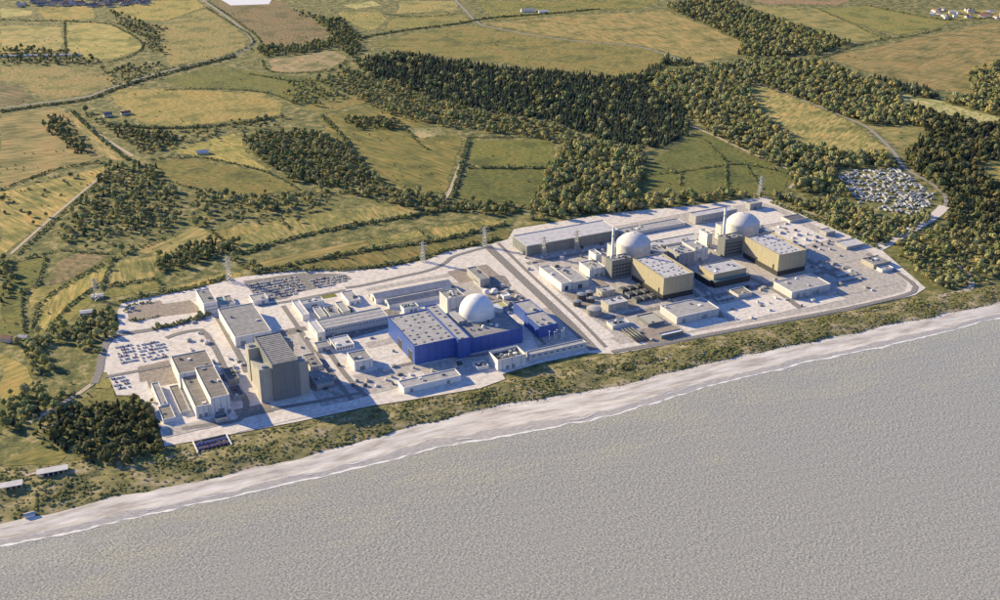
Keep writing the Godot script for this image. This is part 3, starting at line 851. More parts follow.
func build_coast() -> void:
	var bump := jag(9, 0.01)
	var d := top("dunes", loft(-760, 1900, 5.0, 0.0, 1.0, 16, bump, 260.0, 1.6), M.dune)
	tag(d, "grassy dune bank between the stations and the beach", "", "", "structure")
	var b := top("beach", loft(-760, 1900, 5.0, 1.0, 3.0, 24, bump, 120.0, 6.0), M.beach)
	tag(b, "pale shingle beach", "", "", "structure")
	# sea: real waves where the camera looks, a plain sheet beyond
	var w1 := jag(17, 0.05)
	var w2 := jag(19, 0.006)
	var silt := jag(21, 0.008)
	var st := SurfaceTool.new()
	st.begin(Mesh.PRIMITIVE_TRIANGLES)
	st.set_smooth_group(0)
	var nu := 720
	var nv := 340
	for i in nu + 1:
		for j in nv + 1:
			var u := -90.0 + i * 1.8
			var v := 470.0 + j * 1.8
			var edge := minf(1.0, minf(minf(i, nu - i), minf(j, nv - j)) / 10.0)
			var gust := 0.75 + 0.9 * w2.get_noise_2d(u * 0.7, v * 1.6)
			var swell := sin((u * 0.25 + v) * 0.42 + 5.0 * w2.get_noise_2d(u * 2.0, v * 2.0)) * 0.05
			var y := -6.0 + edge * (gust * (0.34 * w1.get_noise_2d(u * 4.6, v * 6.6) + 0.07 * w1.get_noise_2d(u * 1.5, v * 3.4)) + swell)
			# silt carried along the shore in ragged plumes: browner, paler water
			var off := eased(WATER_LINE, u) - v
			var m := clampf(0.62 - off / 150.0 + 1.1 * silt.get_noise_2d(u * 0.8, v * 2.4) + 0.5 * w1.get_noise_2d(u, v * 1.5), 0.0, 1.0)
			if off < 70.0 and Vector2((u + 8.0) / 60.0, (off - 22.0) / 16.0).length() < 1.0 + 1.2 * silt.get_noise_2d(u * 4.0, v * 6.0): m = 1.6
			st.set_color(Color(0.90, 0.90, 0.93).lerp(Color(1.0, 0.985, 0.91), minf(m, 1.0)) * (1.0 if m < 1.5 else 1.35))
			st.set_uv(Vector2(u, v) / 260.0)
			st.add_vertex(grid(u, v, y))
	for i in nu:
		for j in nv:
			var a := i * (nv + 1) + j
			var c := a + nv + 1
			for k in [a, c, c + 1, a, c + 1, a + 1]: st.add_index(k)
	st.generate_normals()
	var wm := StandardMaterial3D.new()
	wm.albedo_texture = noise_tex(1024, 0.09, 4, 0.7, [[0.2, 0.195, 0.188, 0.155], [0.5, 0.362, 0.350, 0.292], [0.8, 0.55, 0.53, 0.45]], 107)
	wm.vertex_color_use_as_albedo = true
	wm.roughness = 0.22
	wm.metallic_specular = 0.5
	M.water = wm
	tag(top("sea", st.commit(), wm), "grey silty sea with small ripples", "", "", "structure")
	st = SurfaceTool.new()
	st.begin(Mesh.PRIMITIVE_TRIANGLES)
	var hole := [[-9000, -9000, -85, 9000], [-85, -9000, 1200, 476], [1200, -9000, 9000, 9000]]
	for k in 3:
		var q: Array = hole[k]
		var c := [grid(q[0], minf(q[3], 2400), -6.05), grid(q[2], minf(q[3], 2400), -6.05), grid(q[2], q[1], -6.05), grid(q[0], q[1], -6.05)]
		for id in [0, 1, 2, 0, 2, 3]:
			st.set_normal(Vector3.UP)
			st.set_color(Color(0.90, 0.90, 0.93))
			st.set_uv(Vector2(c[id].x, c[id].z) / 260.0)
			st.add_vertex(c[id])
	tag(top("open_sea", st.commit(), wm), "open sea around the bay", "", "", "structure")
	# wet shingle above the water's edge
	var fw := jag(43, 0.02)
	for k in 1:
		st = SurfaceTool.new()
		st.begin(Mesh.PRIMITIVE_TRIANGLES)
		st.set_smooth_group(0)
		var u0 := -300.0
		while u0 < 1400.0:
			var edge: Array = []
			for e in 2:
				var uu := u0 + e * 3.0
				var hi := 1.74 - 0.16 * fw.get_noise_2d(uu * 0.8, 5.0) if k == 0 else 1.30 - 0.1 * fw.get_noise_2d(uu, 55.0)
				var lo := 2.03 if k == 0 else hi + maxf(0.0, 0.035 + 0.10 * fw.get_noise_2d(uu * 2.2, 95.0))
				edge.append([uu, hi, lo])
			for j in 4:
				var q: Array = []
				for c in [[0, j], [1, j], [1, j + 1], [0, j + 1]]:
					q.append(coast_point(edge[c[0]][0], lerpf(edge[c[0]][1], edge[c[0]][2], c[1] / 4.0), bump) + Vector3(0, 0.05 + 0.02 * k, 0))
				for id in [0, 1, 2, 0, 2, 3]:
					st.set_uv(Vector2(q[id].dot(U) / 90.0, q[id].dot(V) / 18.0))
					st.add_vertex(q[id])
			u0 += 3.0
		st.generate_normals()
		tag(top("wet_sand", st.commit(), M.wet), "darker wet shingle at the water's edge", "", "", "structure")
	# lines of foam where the swell breaks
	var f := jag(23, 0.02)
	for k in 2:
		st = SurfaceTool.new()
		st.begin(Mesh.PRIMITIVE_TRIANGLES)
		st.set_smooth_group(0)
		var u := -300.0
		while u < 1400.0:
			var seg: Array = []
			for e in 2:
				var uu := u + e * 2.0
				var c := coast_point(uu, 2.0, bump).dot(V) + (f.get_noise_2d(uu * 1.5, k * 50.0) * 2.5 if k == 0 else 7.5 + f.get_noise_2d(uu, 300) * 4.0)
				var w := maxf(0.0, 1.1 + 1.6 * f.get_noise_2d(uu * 2.5, 10.0 + k * 70.0)) if k == 0 else maxf(0.0, -0.1 + 1.5 * f.get_noise_2d(uu * 1.2, 130.0))
				var base := -5.86 if k == 0 else -5.86 + 0.84
				seg.append([uu, c, w, base])
			if seg[0][2] > 0.05 or seg[1][2] > 0.05:
				var q := [grid(seg[0][0], seg[0][1] + seg[0][2], seg[0][3] + 0.12), grid(seg[1][0], seg[1][1] + seg[1][2], seg[1][3] + 0.12), grid(seg[1][0], seg[1][1] - seg[1][2], seg[1][3]), grid(seg[0][0], seg[0][1] - seg[0][2], seg[0][3])]
				for id in [0, 1, 2, 0, 2, 3]:
					st.set_uv(Vector2(q[id].dot(U), q[id].dot(V)) / 20.0)
					st.add_vertex(q[id])
			u += 2.0
		st.generate_normals()
		tag(top("foam", st.commit(), M.foam), "white line of foam at the water's edge" if k == 0 else "broken pale line left by the swash higher on the beach", "foam", "", "stuff")

func build_site_ground() -> void:
	var n := jag(3, 0.03)
	tag(top("site_apron", sheet(poly(SITE), 0.0, 130.0, 0.4, 1.0, 2.5), M.concrete), "pale concrete apron of the power stations", "", "", "structure")
	for i in YARDS.size():
		var y: Array = YARDS[i]
		tag(top(y[1], sheet(poly(y[2]), 0.02 + 0.004 * i, 60.0, 0.3), [M.asphalt, M.gravel, M.yard, M.field[2]][y[0]]), "", "", "", "structure")
	# slabs and yards of different age between the buildings: u, v, du, dv, kind
	var pads := [[292, 1060, 52, 36, 2], [205, 1072, 38, 22, 1], [206, 1184, 34, 50, 4], [420, 1074, 118, 28, 2], [385, 1112, 33, 20, 4], [385, 1138, 33, 26, 4], [385, 1170, 33, 16, 2],
		[541, 1190, 78, 60, 1], [541, 1255, 36, 50, 2], [300, 1185, 26, 60, 2], [290, 1262, 40, 84, 4], [376, 1090, 44, 18, 2], [345, 1064, 36, 50, 2], [455, 1060, 42, 12, 2], [300, 1250, 34, 12, 0],
		[436, 1306, 106, 12, 2], [440, 1328, 150, 10, 2], [395, 1262, 7, 34, 3], [338, 1330, 60, 12, 3], [560, 1300, 60, 44, 1], [610, 1070, 20, 110, 2],
		[640, 1070, 26, 240, 4], [690, 1030, 58, 44, 1], [752, 1044, 64, 22, 4], [928, 1036, 66, 22, 4], [826, 1040, 100, 52, 4], [1000, 1046, 92, 46, 2], [838, 1104, 12, 180, 0], [1028, 1100, 12, 190, 0],
		[672, 1114, 400, 9, 0], [672, 1318, 420, 9, 0], [1046, 1134, 60, 70, 2], [1046, 1210, 70, 80, 4], [670, 1126, 18, 84, 1], [724, 1130, 14, 100, 1], [915, 1146, 40, 60, 2], [1060, 1302, 60, 60, 4], [846, 1316, 200, 30, 4],
		[128, 1068, 66, 18, 2], [196, 1046, 150, 12, 4], [118, 1140, 14, 60, 4]]
	for i in pads.size():
		var a: Array = pads[i]
		var c := PackedVector2Array()
		for e in [[0, 0], [1, 0], [1, 1], [0, 1]]:
			var w := grid(a[0] + a[2] * e[0], a[1] + a[3] * e[1])
			c.append(Vector2(w.x, w.z))
		tag(top(["yard", "yard", "yard", "lawn", "pavement"][a[4]], sheet(roughen(c, 9.0, 1.2, n), 0.10 + 0.004 * i, 55.0, deg_to_rad(GRID_TURN)), [M.asphalt, M.gravel, M.yard, M.field[3], M.slab][a[4]]), "", "", "", "structure")
	for i in ROADS.size():
		var r: Array = ROADS[i]
		if r[2] == 0: continue
		tag(top(r[3], ribbon(smooth_line(poly(r[4]), 8.0), r[1], 0.28 + 0.004 * i, 30.0), M.asphalt), "", "", "", "structure")

func build_station_a() -> void:
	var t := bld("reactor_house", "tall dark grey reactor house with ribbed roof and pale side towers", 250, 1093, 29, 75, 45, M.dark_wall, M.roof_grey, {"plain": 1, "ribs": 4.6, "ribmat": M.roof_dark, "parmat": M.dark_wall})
	part("side_tower", box_mesh(-14, 0, -17, -0.05, 40, -3), M.stone_wall, t)
	part("side_tower", box_mesh(-12, 0, -71, -0.05, 40, -57), M.stone_wall, t)
	part("link_block", box_mesh(-11, 0, -57, -0.05, 27, -17), M.stone_wall, t)
	part("side_tower", box_mesh(29.05, 0, -16, 40, 40, -2), M.stone_wall, t)
	part("side_tower", box_mesh(29.05, 0, -70, 39, 40, -56), M.stone_wall, t)
	part("link_block", box_mesh(29.05, 0, -56, 38, 24, -16), M.grey_wall, t)
	for z in [-8.0, -64.0]:
		part("roof_hatch", box_mesh(-10, 40, z - 2, -4, 41.6, z + 2), M.mid_metal, t)
		part("roof_hatch", box_mesh(31, 40, z - 2, 36, 41.4, z + 2), M.mid_metal, t)
	bld("store_hall", "broad plain white store hall with flat grey roof beside the tall grey reactor house", 243, 1241, 44, 89, 13, M.white_wall, M.roof_grey, {"doors": [["f", 6, 6, 6, "mid_metal"], ["l", 30, 5, 5, "mid_metal"]], "units": 2})
	bld("office_block", "narrow tall white block on the gravel parking yard's edge", 229, 1347, 17, 46, 16, M.white_wall, M.roof_grey, {"units": 2, "windows": [["f", 2, 3, 5, 1.6, 5, 1.4], ["f", 2, 3, 5, 1.6, 10, 1.4]]})
	bld("glazed_annex", "low annex with dark teal glazed roof behind the broad white hall", 252, 1358, 9, 28, 4, M.pale_wall, M.teal)
	bld("flat_annex", "low grey annex next to the teal glazed roof", 262, 1357, 9, 28, 4.5, M.pale_wall, M.roof_grey, {"units": 1})
	bld("gate_lodge", "small white lodge at the corner of the big car park", 292, 1350, 20, 20, 6, M.white_wall, M.roof_pale, {"units": 1})
	bld("turbine_hall", "high bay of the brown-roofed turbine hall with pale blue-white end wall", 181, 1090, 20, 77, 22, M.white_wall, M.roof_brown, {"units": 3, "doors": [["f", 7, 6, 7, "mid_metal"]]})
	bld("turbine_annex", "lower bay along the side of the brown-roofed turbine hall", 165, 1093, 15.9, 74, 14, M.white_wall, M.roof_brown, {"units": 2})
	bld("turbine_annex", "cross bay at the inland end of the brown-roofed turbine hall", 163, 1167.2, 40, 47, 18, M.white_wall, M.roof_brown, {"units": 3})
	bld("long_shed", "long narrow grey shed along the edge of the dark pine wood", 134, 1128, 8, 54, 6, M.white_wall, M.roof_grey, {"units": 1})
	bld("small_shed", "small grey-roofed shed at the seaward end of the long narrow shed", 131, 1097, 13, 30, 5, M.white_wall, M.roof_brown, {"units": 1})
	bld("flat_store", "low brown flat-roofed store between the long shed and the turbine hall", 151, 1107, 10, 63, 4, M.pale_wall, M.roof_brown)
	bld("pump_house", "little dark flat-roofed house in front of the turbine hall's pale end", 181, 1073, 13, 10, 5, M.grey_wall, M.roof_dark)
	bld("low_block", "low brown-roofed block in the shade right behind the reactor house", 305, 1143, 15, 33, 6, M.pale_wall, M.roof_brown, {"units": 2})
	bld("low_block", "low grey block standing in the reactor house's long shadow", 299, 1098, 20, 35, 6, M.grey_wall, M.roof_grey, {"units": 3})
	bld("switch_house", "dark-roofed switch house between turbine hall and reactor house, inland", 213, 1150, 12, 30, 7, M.grey_wall, M.roof_dark, {"units": 3})
	bld("switch_house", "dark-roofed switch house between turbine hall and reactor house, seaward", 209, 1112, 12, 26, 6, M.grey_wall, M.roof_dark, {"units": 3})
	# intake bay on the sea bank
	t = thing("intake_bay", "sunk intake bay with white side walls and purple screens on the bank", "intake", grid(152, 1026), deg_to_rad(GRID_TURN))
	part("deck", box_mesh(0, -2.5, -22, 33, -1.2, 0), M.grey_wall, t)
	part("side_wall", box_mesh(-1.2, -4, -22, 0, 1.2, 2), M.white, t)
	part("side_wall", box_mesh(33, -4, -22, 34.2, 1.2, 2), M.white, t)
	part("back_wall", box_mesh(0, -1.2, -22, 33, 0.5, -20), M.dark_metal, t)
	for i in 8:
		part("screen", box_mesh(1.2 + i * 4.0, -1.2, -7, 3.9 + i * 4.0, 1.6, -1), M.purple, t)
		part("screen", box_mesh(1.2 + i * 4.0, -1.2, -17, 3.9 + i * 4.0, 0.8, -11), M.deep_blue, t)

func dome_on(t: Node3D, at: Vector3, r: float, drum: float, rise: float, m: Material, seg := 40) -> MeshInstance3D:
	var prof: Array = []
	var rr := (r * r + rise * rise) / (2.0 * rise)
	var a1 := asin(minf(1.0, r / rr)) if rise < r else PI / 2
	for i in 13:
		var a := a1 * i / 12.0
		prof.append(Vector2(maxf(0.0, sin(a) * rr), drum + rise - rr * (1.0 - cos(a))))
	prof.append(Vector2(r, 0))
	return part("dome", lathe(prof, seg), m, t, at)

func build_station_b() -> void:
	var t := bld("blue_turbine_hall", "large bright blue hall with pale roof dotted by dark vents", 419, 1107, 51, 87, 24, M.blue_wall, M.roof_pale, {"plain": 1, "vents": [5, 7, 3.6, 1.6, 0.6, 1], "doors": [["l", 8, 12, 13, "black"], ["l", 42, 12, 12, "black"]]})  # black doors stand for open doorways, the shade inside put into their colour
	t = bld("blue_link", "narrow blue bay between the vented blue hall and the white dome", 470.2, 1099, 15, 103, 25, M.blue_wall, M.roof_pale, {"plain": 1, "vents": [1, 9, 4.0, 1.2, 0.8]})
	t = bld("dome_block", "blue block with crowded dark roof carrying the big white dome", 485.4, 1105, 72, 76, 20, M.blue_wall, M.roof_grey, {"plain": 1, "units": 26})
	dome_on(t, Vector3(37, 19.2, -56), 21.6, 6.0, 21.5, M.dome_white, 48)
	part("dome_collar", lathe([Vector2(21.65, 1.6), Vector2(23.2, 1.6), Vector2(23.2, 0)], 48, false), M.grey_wall, t, Vector3(37, 19.2, -56))
	part("roof_house", box_mesh(52, 19.2, -66, 70, 25, -50), M.pale_wall, t)
	part("roof_house", box_mesh(6, 19.2, -70, 14, 24, -40), M.grey_wall, t)
	part("roof_tank", lathe([Vector2(0, 3), Vector2(2, 2.6), Vector2(2.2, 0)], 14), M.white, t, Vector3(30, 19.2, -22))
	part("roof_tank", lathe([Vector2(0, 3), Vector2(2, 2.6), Vector2(2.2, 0)], 14), M.white, t, Vector3(46, 19.2, -18))
	bld("service_tower", "grey tower block with cluttered roof just behind the white dome", 505, 1212, 24, 26, 24, M.pale_wall, M.roof_grey, {"units": 9})
	bld("blue_control_block", "smaller dark blue block beside the divider road, seaward half", 580, 1107, 26, 40, 15, M.blue_wall, M.roof_pale, {"plain": 1, "units": 4})
	bld("blue_control_block", "smaller blue block beside the divider road, inland half with plain pale roof", 584, 1147.3, 23, 38, 14.4, M.blue_wall, M.roof_pale, {"plain": 1, "units": 1})
	bld("gallery_building", "long pale gallery building running left from the blue hall", 346, 1223, 84, 28, 11, M.pale_wall, M.roof_pale, {"ribs": 9.0, "ribmat": M.roof_light, "windows": [["f", 3, 4, 20, 2.4, 6.5, 1.2]]})
	bld("gallery_end", "pale end block with rounded white porch at the gallery's left end", 336, 1215, 9.9, 38, 11, M.white_wall, M.roof_light)
	var g := gable("workshop_shed", "longest gabled workshop behind the gallery, inland of its twin", grid(436, 1286), deg_to_rad(GRID_TURN), 106, 20, 7, 10.5, M.white_wall, M.roof_pale)
	footprints.append(Rect2(436, 1286, 106, 20))
	part("door", box_mesh(-0.15, 0, -13, 0.3, 5.5, -7), M.dark_metal, g)
	g = gable("workshop_shed", "shorter gabled workshop between the gallery and the longest shed", grid(446, 1264), deg_to_rad(GRID_TURN), 80, 18, 6, 9.5, M.white_wall, M.roof_grey)
	footprints.append(Rect2(446, 1264, 80, 18))
	part("door", box_mesh(-0.15, 0, -11, 0.3, 5, -7), M.dark_metal, g)
	bld("court_wing", "narrow white wing facing the curved road, left side of the courtyard offices", 336, 1277, 9, 48, 8, M.white_wall, M.roof_light, {"windows": [["l", 3, 4, 11, 2.2, 2.5, 1.4]]})
	bld("court_wing", "blue-shaded back wing of the courtyard offices", 345.2, 1309, 29, 13, 8, M.white_wall, M.roof_pale, {"units": 2})
	bld("court_block", "low grey block inside the office courtyard, leftmost of three", 356, 1269, 9, 32, 5, M.pale_wall, M.roof_pale)
	bld("court_block", "low grey block inside the office courtyard, middle of three", 369, 1268, 13, 28, 5, M.pale_wall, M.roof_grey, {"units": 2})
	bld("court_block", "low grey block inside the office courtyard, nearest the workshops", 386, 1270, 10, 31, 6, M.pale_wall, M.roof_pale)
	bld("canteen", "small square white building between courtyard offices and longest workshop", 403, 1296, 16, 33, 6, M.white_wall, M.roof_pale, {"units": 2})
	bld("laboratory_block", "white cube-like block with grey roof left of the blue hall", 351, 1122, 22, 26, 12, M.white_wall, M.roof_grey, {"units": 2})
	bld("window_house", "low white house with a row of dark windows on its sea side", 347, 1178, 23, 27, 6, M.white_wall, M.roof_light, {"windows": [["f", 1.5, 3.4, 6, 2.2, 1.8, 2.6]], "units": 2})
	bld("low_annex", "low pale annex before the gallery's left end", 327, 1186, 17, 15, 6, M.pale_wall, M.roof_grey)
	bld("sea_front_store", "long low white building on the sea edge below the blue hall", 383, 1049, 69, 18, 7, M.white_wall, M.roof_pale, {"units": 3})
	t = bld("open_tank_house", "tall white box with open sunk roof on the sea edge", 499, 1052, 36, 24, 14, M.white_wall, M.roof_dark, {"par": 3.5, "parmat": M.white_wall, "units": 10})
	bld("sea_wall_building", "very long low grey-white building behind the sea fence", 543, 1059, 76, 9, 8, M.pale_wall, M.roof_pale, {"windows": [["f", 4, 8, 9, 3, 4, 1.5]]})
	bld("stores_block", "dark-fronted brown-roofed block behind the white dome", 580, 1277, 14, 44, 11, M.grey_wall, M.roof_grey, {"units": 2})
	bld("tank_shelter", "open-topped little white plant room left of the tall white box", 478, 1062, 14, 14, 4.5, M.white_wall, M.roof_dark, {"par": 2.0, "units": 5})
	bld("switch_room", "flat tan-roofed room between white dome and small blue block", 560, 1196, 22, 18, 6, M.pale_wall, M.field[1], {"units": 3})
	bld("green_roof_room", "small plant room with greenish roof behind the blue hall", 458, 1242, 20, 14, 7, M.white_wall, M.teal, {"units": 4})
	bld("white_kiosk", "bright white kiosk next to the small blue block's far end", 590, 1226, 10, 9, 5, M.white_wall, M.white)
	for i in 2:
		var k := thing("storage_tank", ["white domed tank behind the white dome, nearer the workshops", "white domed tank behind the white dome, nearer the divider road"][i], "tank", grid(579 + i * 11, 1256 - i * 3))
		part("shell", lathe([Vector2(0, 5.6), Vector2(2.6, 5.0), Vector2(4.0, 4.0), Vector2(4.0, 0)], 20), M.white, k)
		part("rail", lathe([Vector2(4.1, 4.6), Vector2(4.2, 4.6), Vector2(4.2, 4.4)], 20), M.mid_metal, k)
	for i in 5:
		var k := thing("lamp_mast", "slim pale mast in the fenced yard before the small blue block", "mast", grid(588 + i * 5.0, 1095 - (i % 2) * 4), 0, "masts in front of the small blue block")
		part("pole", lathe([Vector2(0.18, 13), Vector2(0.35, 0)], 8), M.white, k)
		part("base", box_mesh(-0.8, 0, -0.8, 0.8, 0.8, 0.8), M.mid_metal, k)
		part("head", box_mesh(-1.1, 12.6, -0.4, 1.1, 13.1, 0.4), M.white, k)

func unit_c(du: float, which: String) -> void:
	var t := bld("beige_turbine_hall", "big beige ribbed turbine hall with vented lilac-white roof, " + which, 776 + du, 1136, 46, 76, 31, M.tan_wall, M.roof_light, {"plain": 1, "vents": [6, 6, 3.0, 1.5, 0.6, 1], "band": 7.0, "par": 1.6})
	part("door_recess", box_mesh(-0.4, 0, -11, 0.5, 14, -8.5), M.black, t)
	part("door_recess", box_mesh(-0.4, 0, -48, 0.5, 11, -45), M.black, t)
	part("roof_border", box_mesh(1.5, 29.6, -74.5, 3.6, 30.3, -1.5), M.tan_wall, t)
	part("roof_border", box_mesh(42.4, 29.6, -74.5, 44.5, 30.3, -1.5), M.tan_wall, t)
	t = thing("reactor_dome", "pale domed reactor building behind the beige hall, " + which, "reactor", grid(803 + du, 1254), deg_to_rad(GRID_TURN))
	footprints.append(Rect2(778 + du, 1229, 50, 50))
	part("drum", lathe([Vector2(23.6, 35.2), Vector2(23.6, 0)], 44), M.dome_grey, t)
	dome_on(t, Vector3(0, 34.9, 0), 23.6, 0.6, 12.5, M.dome_grey, 44)
	part("crane_stub", box_mesh(-1.2, 47.2, -1.2, 1.2, 48.4, 1.2), M.mid_metal, t)
	bld("fuel_building", "dark louvred tall block left of the pale dome, " + which, 749 + du, 1221, 31, 17, 28, M.dark_wall, M.roof_grey, {"units": 5, "windows": [["f", 2, 4.6, 6, 3.6, 4, 2.2], ["f", 2, 4.6, 6, 3.6, 9, 2.2], ["f", 2, 4.6, 6, 3.6, 14, 2.2], ["f", 2, 4.6, 6, 3.6, 19, 2.2]]})
	bld("safeguard_block", "narrow white tower behind the louvred block, " + which, 748 + du, 1262, 9, 20, 22, M.white_wall, M.roof_pale, {"units": 1})
	bld("safeguard_block", "grey block on the inland side of the pale dome, " + which, 784 + du, 1279, 34, 14, 22, M.pale_wall, M.roof_pale, {"units": 4})
	bld("diesel_house", "grey block right of the pale dome, " + which, 829 + du, 1238, 20, 26, 19, M.grey_wall, M.roof_pale, {"units": 4})
	t = thing("vent_stack", "slender white vent stack beside the pale dome, " + which, "chimney", grid(767 + du, 1250))
	part("flue", lathe([Vector2(1.4, 63), Vector2(1.7, 63), Vector2(1.9, 0)], 16), M.white, t)
	part("collar", lathe([Vector2(1.9, 52), Vector2(2.5, 52), Vector2(2.5, 50.8), Vector2(1.9, 50.8)], 16, false), M.mid_metal, t)
	bld("sea_front_plant", "low white pumping station with tall left parapet on the sea side, " + which, 752 + du * 0.965, 1067, 63, 38, 10, M.pale_wall, M.roof_pale, {"parmat": M.white_wall, "units": 3, "doors": [["f", 8, 5, 5, "mid_metal"], ["f", 40, 5, 5, "mid_metal"]]})

func build_station_c() -> void:
	unit_c(0.0, "nearer the white dome")
	unit_c(184.0, "nearer the access road")
	var t := bld("long_warehouse", "very long grey warehouse with plain pale roof along the wood edge", 684, 1346, 150, 45, 16, M.dark_wall, M.roof_light, {"plain": 1, "ribs": 15.0, "ribmat": M.roof_light, "ribh": 0.06, "parmat": M.pale_wall})
	bld("twin_shed", "left half of the white-walled twin shed by the divider road", 671, 1218, 15.9, 64, 11, M.white_wall, M.roof_pale, {"plain": 1, "doors": [["f", 5, 5, 6]], "units": 1})
	bld("twin_shed", "right half of the twin shed, set a little seaward", 687, 1216, 24, 50, 10.5, M.pale_wall, M.roof_pale, {"plain": 1, "doors": [["f", 8, 6, 6]], "units": 3})
	bld("water_plant", "white-sided block between the twin shed and the louvred block", 726, 1240, 24, 29, 13, M.white_wall, M.roof_pale, {"units": 5})
	bld("service_block", "grey block with cluttered roof between the two beige halls", 854, 1217, 26, 33, 21, M.grey_wall, M.roof_pale, {"units": 8})
	bld("service_block", "white-sided block between the two domes, by the second louvred block", 888, 1228, 22, 33, 18, M.white_wall, M.roof_pale, {"units": 5})
	t = bld("stepped_hall", "beige stepped hall with dark base between the two turbine halls", 862, 1146, 53, 34, 17, M.tan_wall, M.roof_light, {"plain": 1, "units": 5})
	part("plinth", box_mesh(-2, 0, 0.05, 55, 8.5, 7), M.black, t)
	part("plinth_roof", box_mesh(-2.4, 8.55, 0.05, 55.4, 9.3, 7.4), M.teal, t)
	part("plinth", box_mesh(-7, 0, -34, -0.05, 8.5, -0.1), M.black, t)
	part("plinth_roof", box_mesh(-7.2, 8.55, -34, -0.05, 9.2, -0.1), M.tan_wall, t)
	bld("back_warehouse", "long low warehouse behind the second pale dome", 973, 1350, 76, 18, 13, M.grey_wall, M.roof_light)
	bld("back_store", "small grey store at the far corner of the beige-hall station", 1086, 1366, 23, 12, 10, M.grey_wall, M.roof_pale)
	bld("low_roof_shed", "low pale shed between long warehouse and back warehouse", 846, 1352, 110, 22, 5, M.pale_wall, M.roof_pale, {"units": 4})
	bld("low_roof_shed", "flat pale platform building behind the service blocks", 848, 1290, 96, 22, 4, M.stone_wall, M.roof_light, {"units": 8})
	bld("tan_kiosk", "small tan cube with pale roof in the tank yard, inland of its neighbour", 708, 1176, 20, 15, 9, M.stone_wall, M.roof_pale, {"units": 1})
	bld("tan_kiosk", "larger tan box with pale roof in the tank yard, seaward of its neighbour", 694, 1135, 29, 19, 10, M.stone_wall, M.roof_light, {"units": 2})
	bld("low_right_store", "low pale-roofed store at the back corner near the access road", 1110, 1170, 34, 24, 4.5, M.grey_wall, M.roof_light)
	bld("low_right_store", "small dark-fronted store along the far fence of the beige-hall station", 1119, 1225, 17, 15, 6, M.grey_wall, M.roof_pale)
	bld("gate_house", "grey gate building beside the corner of the perimeter road", 1096, 1099, 30, 25, 6.5, M.stone_wall, M.roof_grey, {"units": 4})
	bld("gate_house", "low white annex seaward of the grey gate building", 1098, 1084, 20, 11, 4, M.white_wall, M.roof_pale, {"units": 1})
	bld("striped_store", "low store with striped roof right of the second pale dome", 1106, 1292, 32, 20, 4, M.pale_wall, M.roof_dark, {"ribs": 3.2, "ribmat": M.roof_pale})
	bld("turbine_annex_block", "grey annex along the right side of the second beige hall", 1008, 1150, 14, 60, 12, M.grey_wall, M.roof_pale, {"units": 4})
	bld("turbine_annex_block", "grey annex along the right side of the first beige hall", 823, 1150, 12, 56, 10, M.grey_wall, M.roof_pale, {"units": 4})
	bld("flat_canopy", "flat tan-roofed canopy left of the first pumping station", 716, 1076, 24, 28, 4, M.dark_wall, M.stone_wall, {"units": 1})
	bld("pipe_house", "little pale house at the head of the four dark pipes", 673, 1089, 25, 15, 5, M.pale_wall, M.roof_light, {"units": 4})
	bld("white_shelter", "slim white-roofed shelter close to the sea fence", 713, 1041, 31, 7, 4.5, M.dark_wall, M.white)
	bld("octagon_house", "low brown-roofed house between the two pumping stations", 868, 1098, 22, 20, 5, M.pale_wall, M.roof_brown, {"units": 1})
	for i in 4:
		var k := thing("dark_pipe", "long dark pipe lying in the yard by the sea fence", "pipe", grid(682 + i * 4.6, 1044), deg_to_rad(GRID_TURN), "four parallel dark pipes")
		var m := lathe([Vector2(0, 38), Vector2(1.2, 38), Vector2(1.2, 0), Vector2(0, 0)], 12)
		var p := part("tube", m, M.dark_metal, k, Vector3(0, 1.3, 0))
		p.rotation = Vector3(-PI / 2, 0, 0)
		for z in [-4.0, -19.0, -34.0]: part("saddle", box_mesh(-1.4, 0, z - 0.4, 1.4, 0.8, z + 0.4), M.mid_metal, k)
	for a in [[675, 1139, 9.5, 8.0, "broad grey domed tank beside the tan boxes"], [682, 1184, 6.0, 8.0, "dark grey tank by the divider road, nearest the twin shed"], [696, 1188, 5.0, 7.0, "dark grey tank between its neighbour and the tan cube"], [690, 1172, 4.4, 6.0, "smallest dark grey tank in the tank yard"], [668, 1170, 5.2, 6.5, "dark grey tank on the divider road side of the tank yard"]]:
		var k := thing("storage_tank", a[4], "tank", grid(a[0], a[1]))
		footprints.append(Rect2(a[0] - a[2], a[1] - a[2], a[2] * 2, a[2] * 2))
		part("shell", lathe([Vector2(a[2], a[3]), Vector2(a[2], 0)], 24), M.roof_grey if a[2] > 9 else M.dark_metal, k)
		part("tank_roof", lathe([Vector2(0, a[3] + a[2] * 0.22), Vector2(a[2] * 0.6, a[3] + a[2] * 0.14), Vector2(a[2] + 0.15, a[3])], 24), M.roof_pale if a[2] > 9 else M.mid_metal, k)
		part("ladder", box_mesh(a[2], 0, -0.4, a[2] + 0.4, a[3] + 0.8, 0.4), M.white, k)
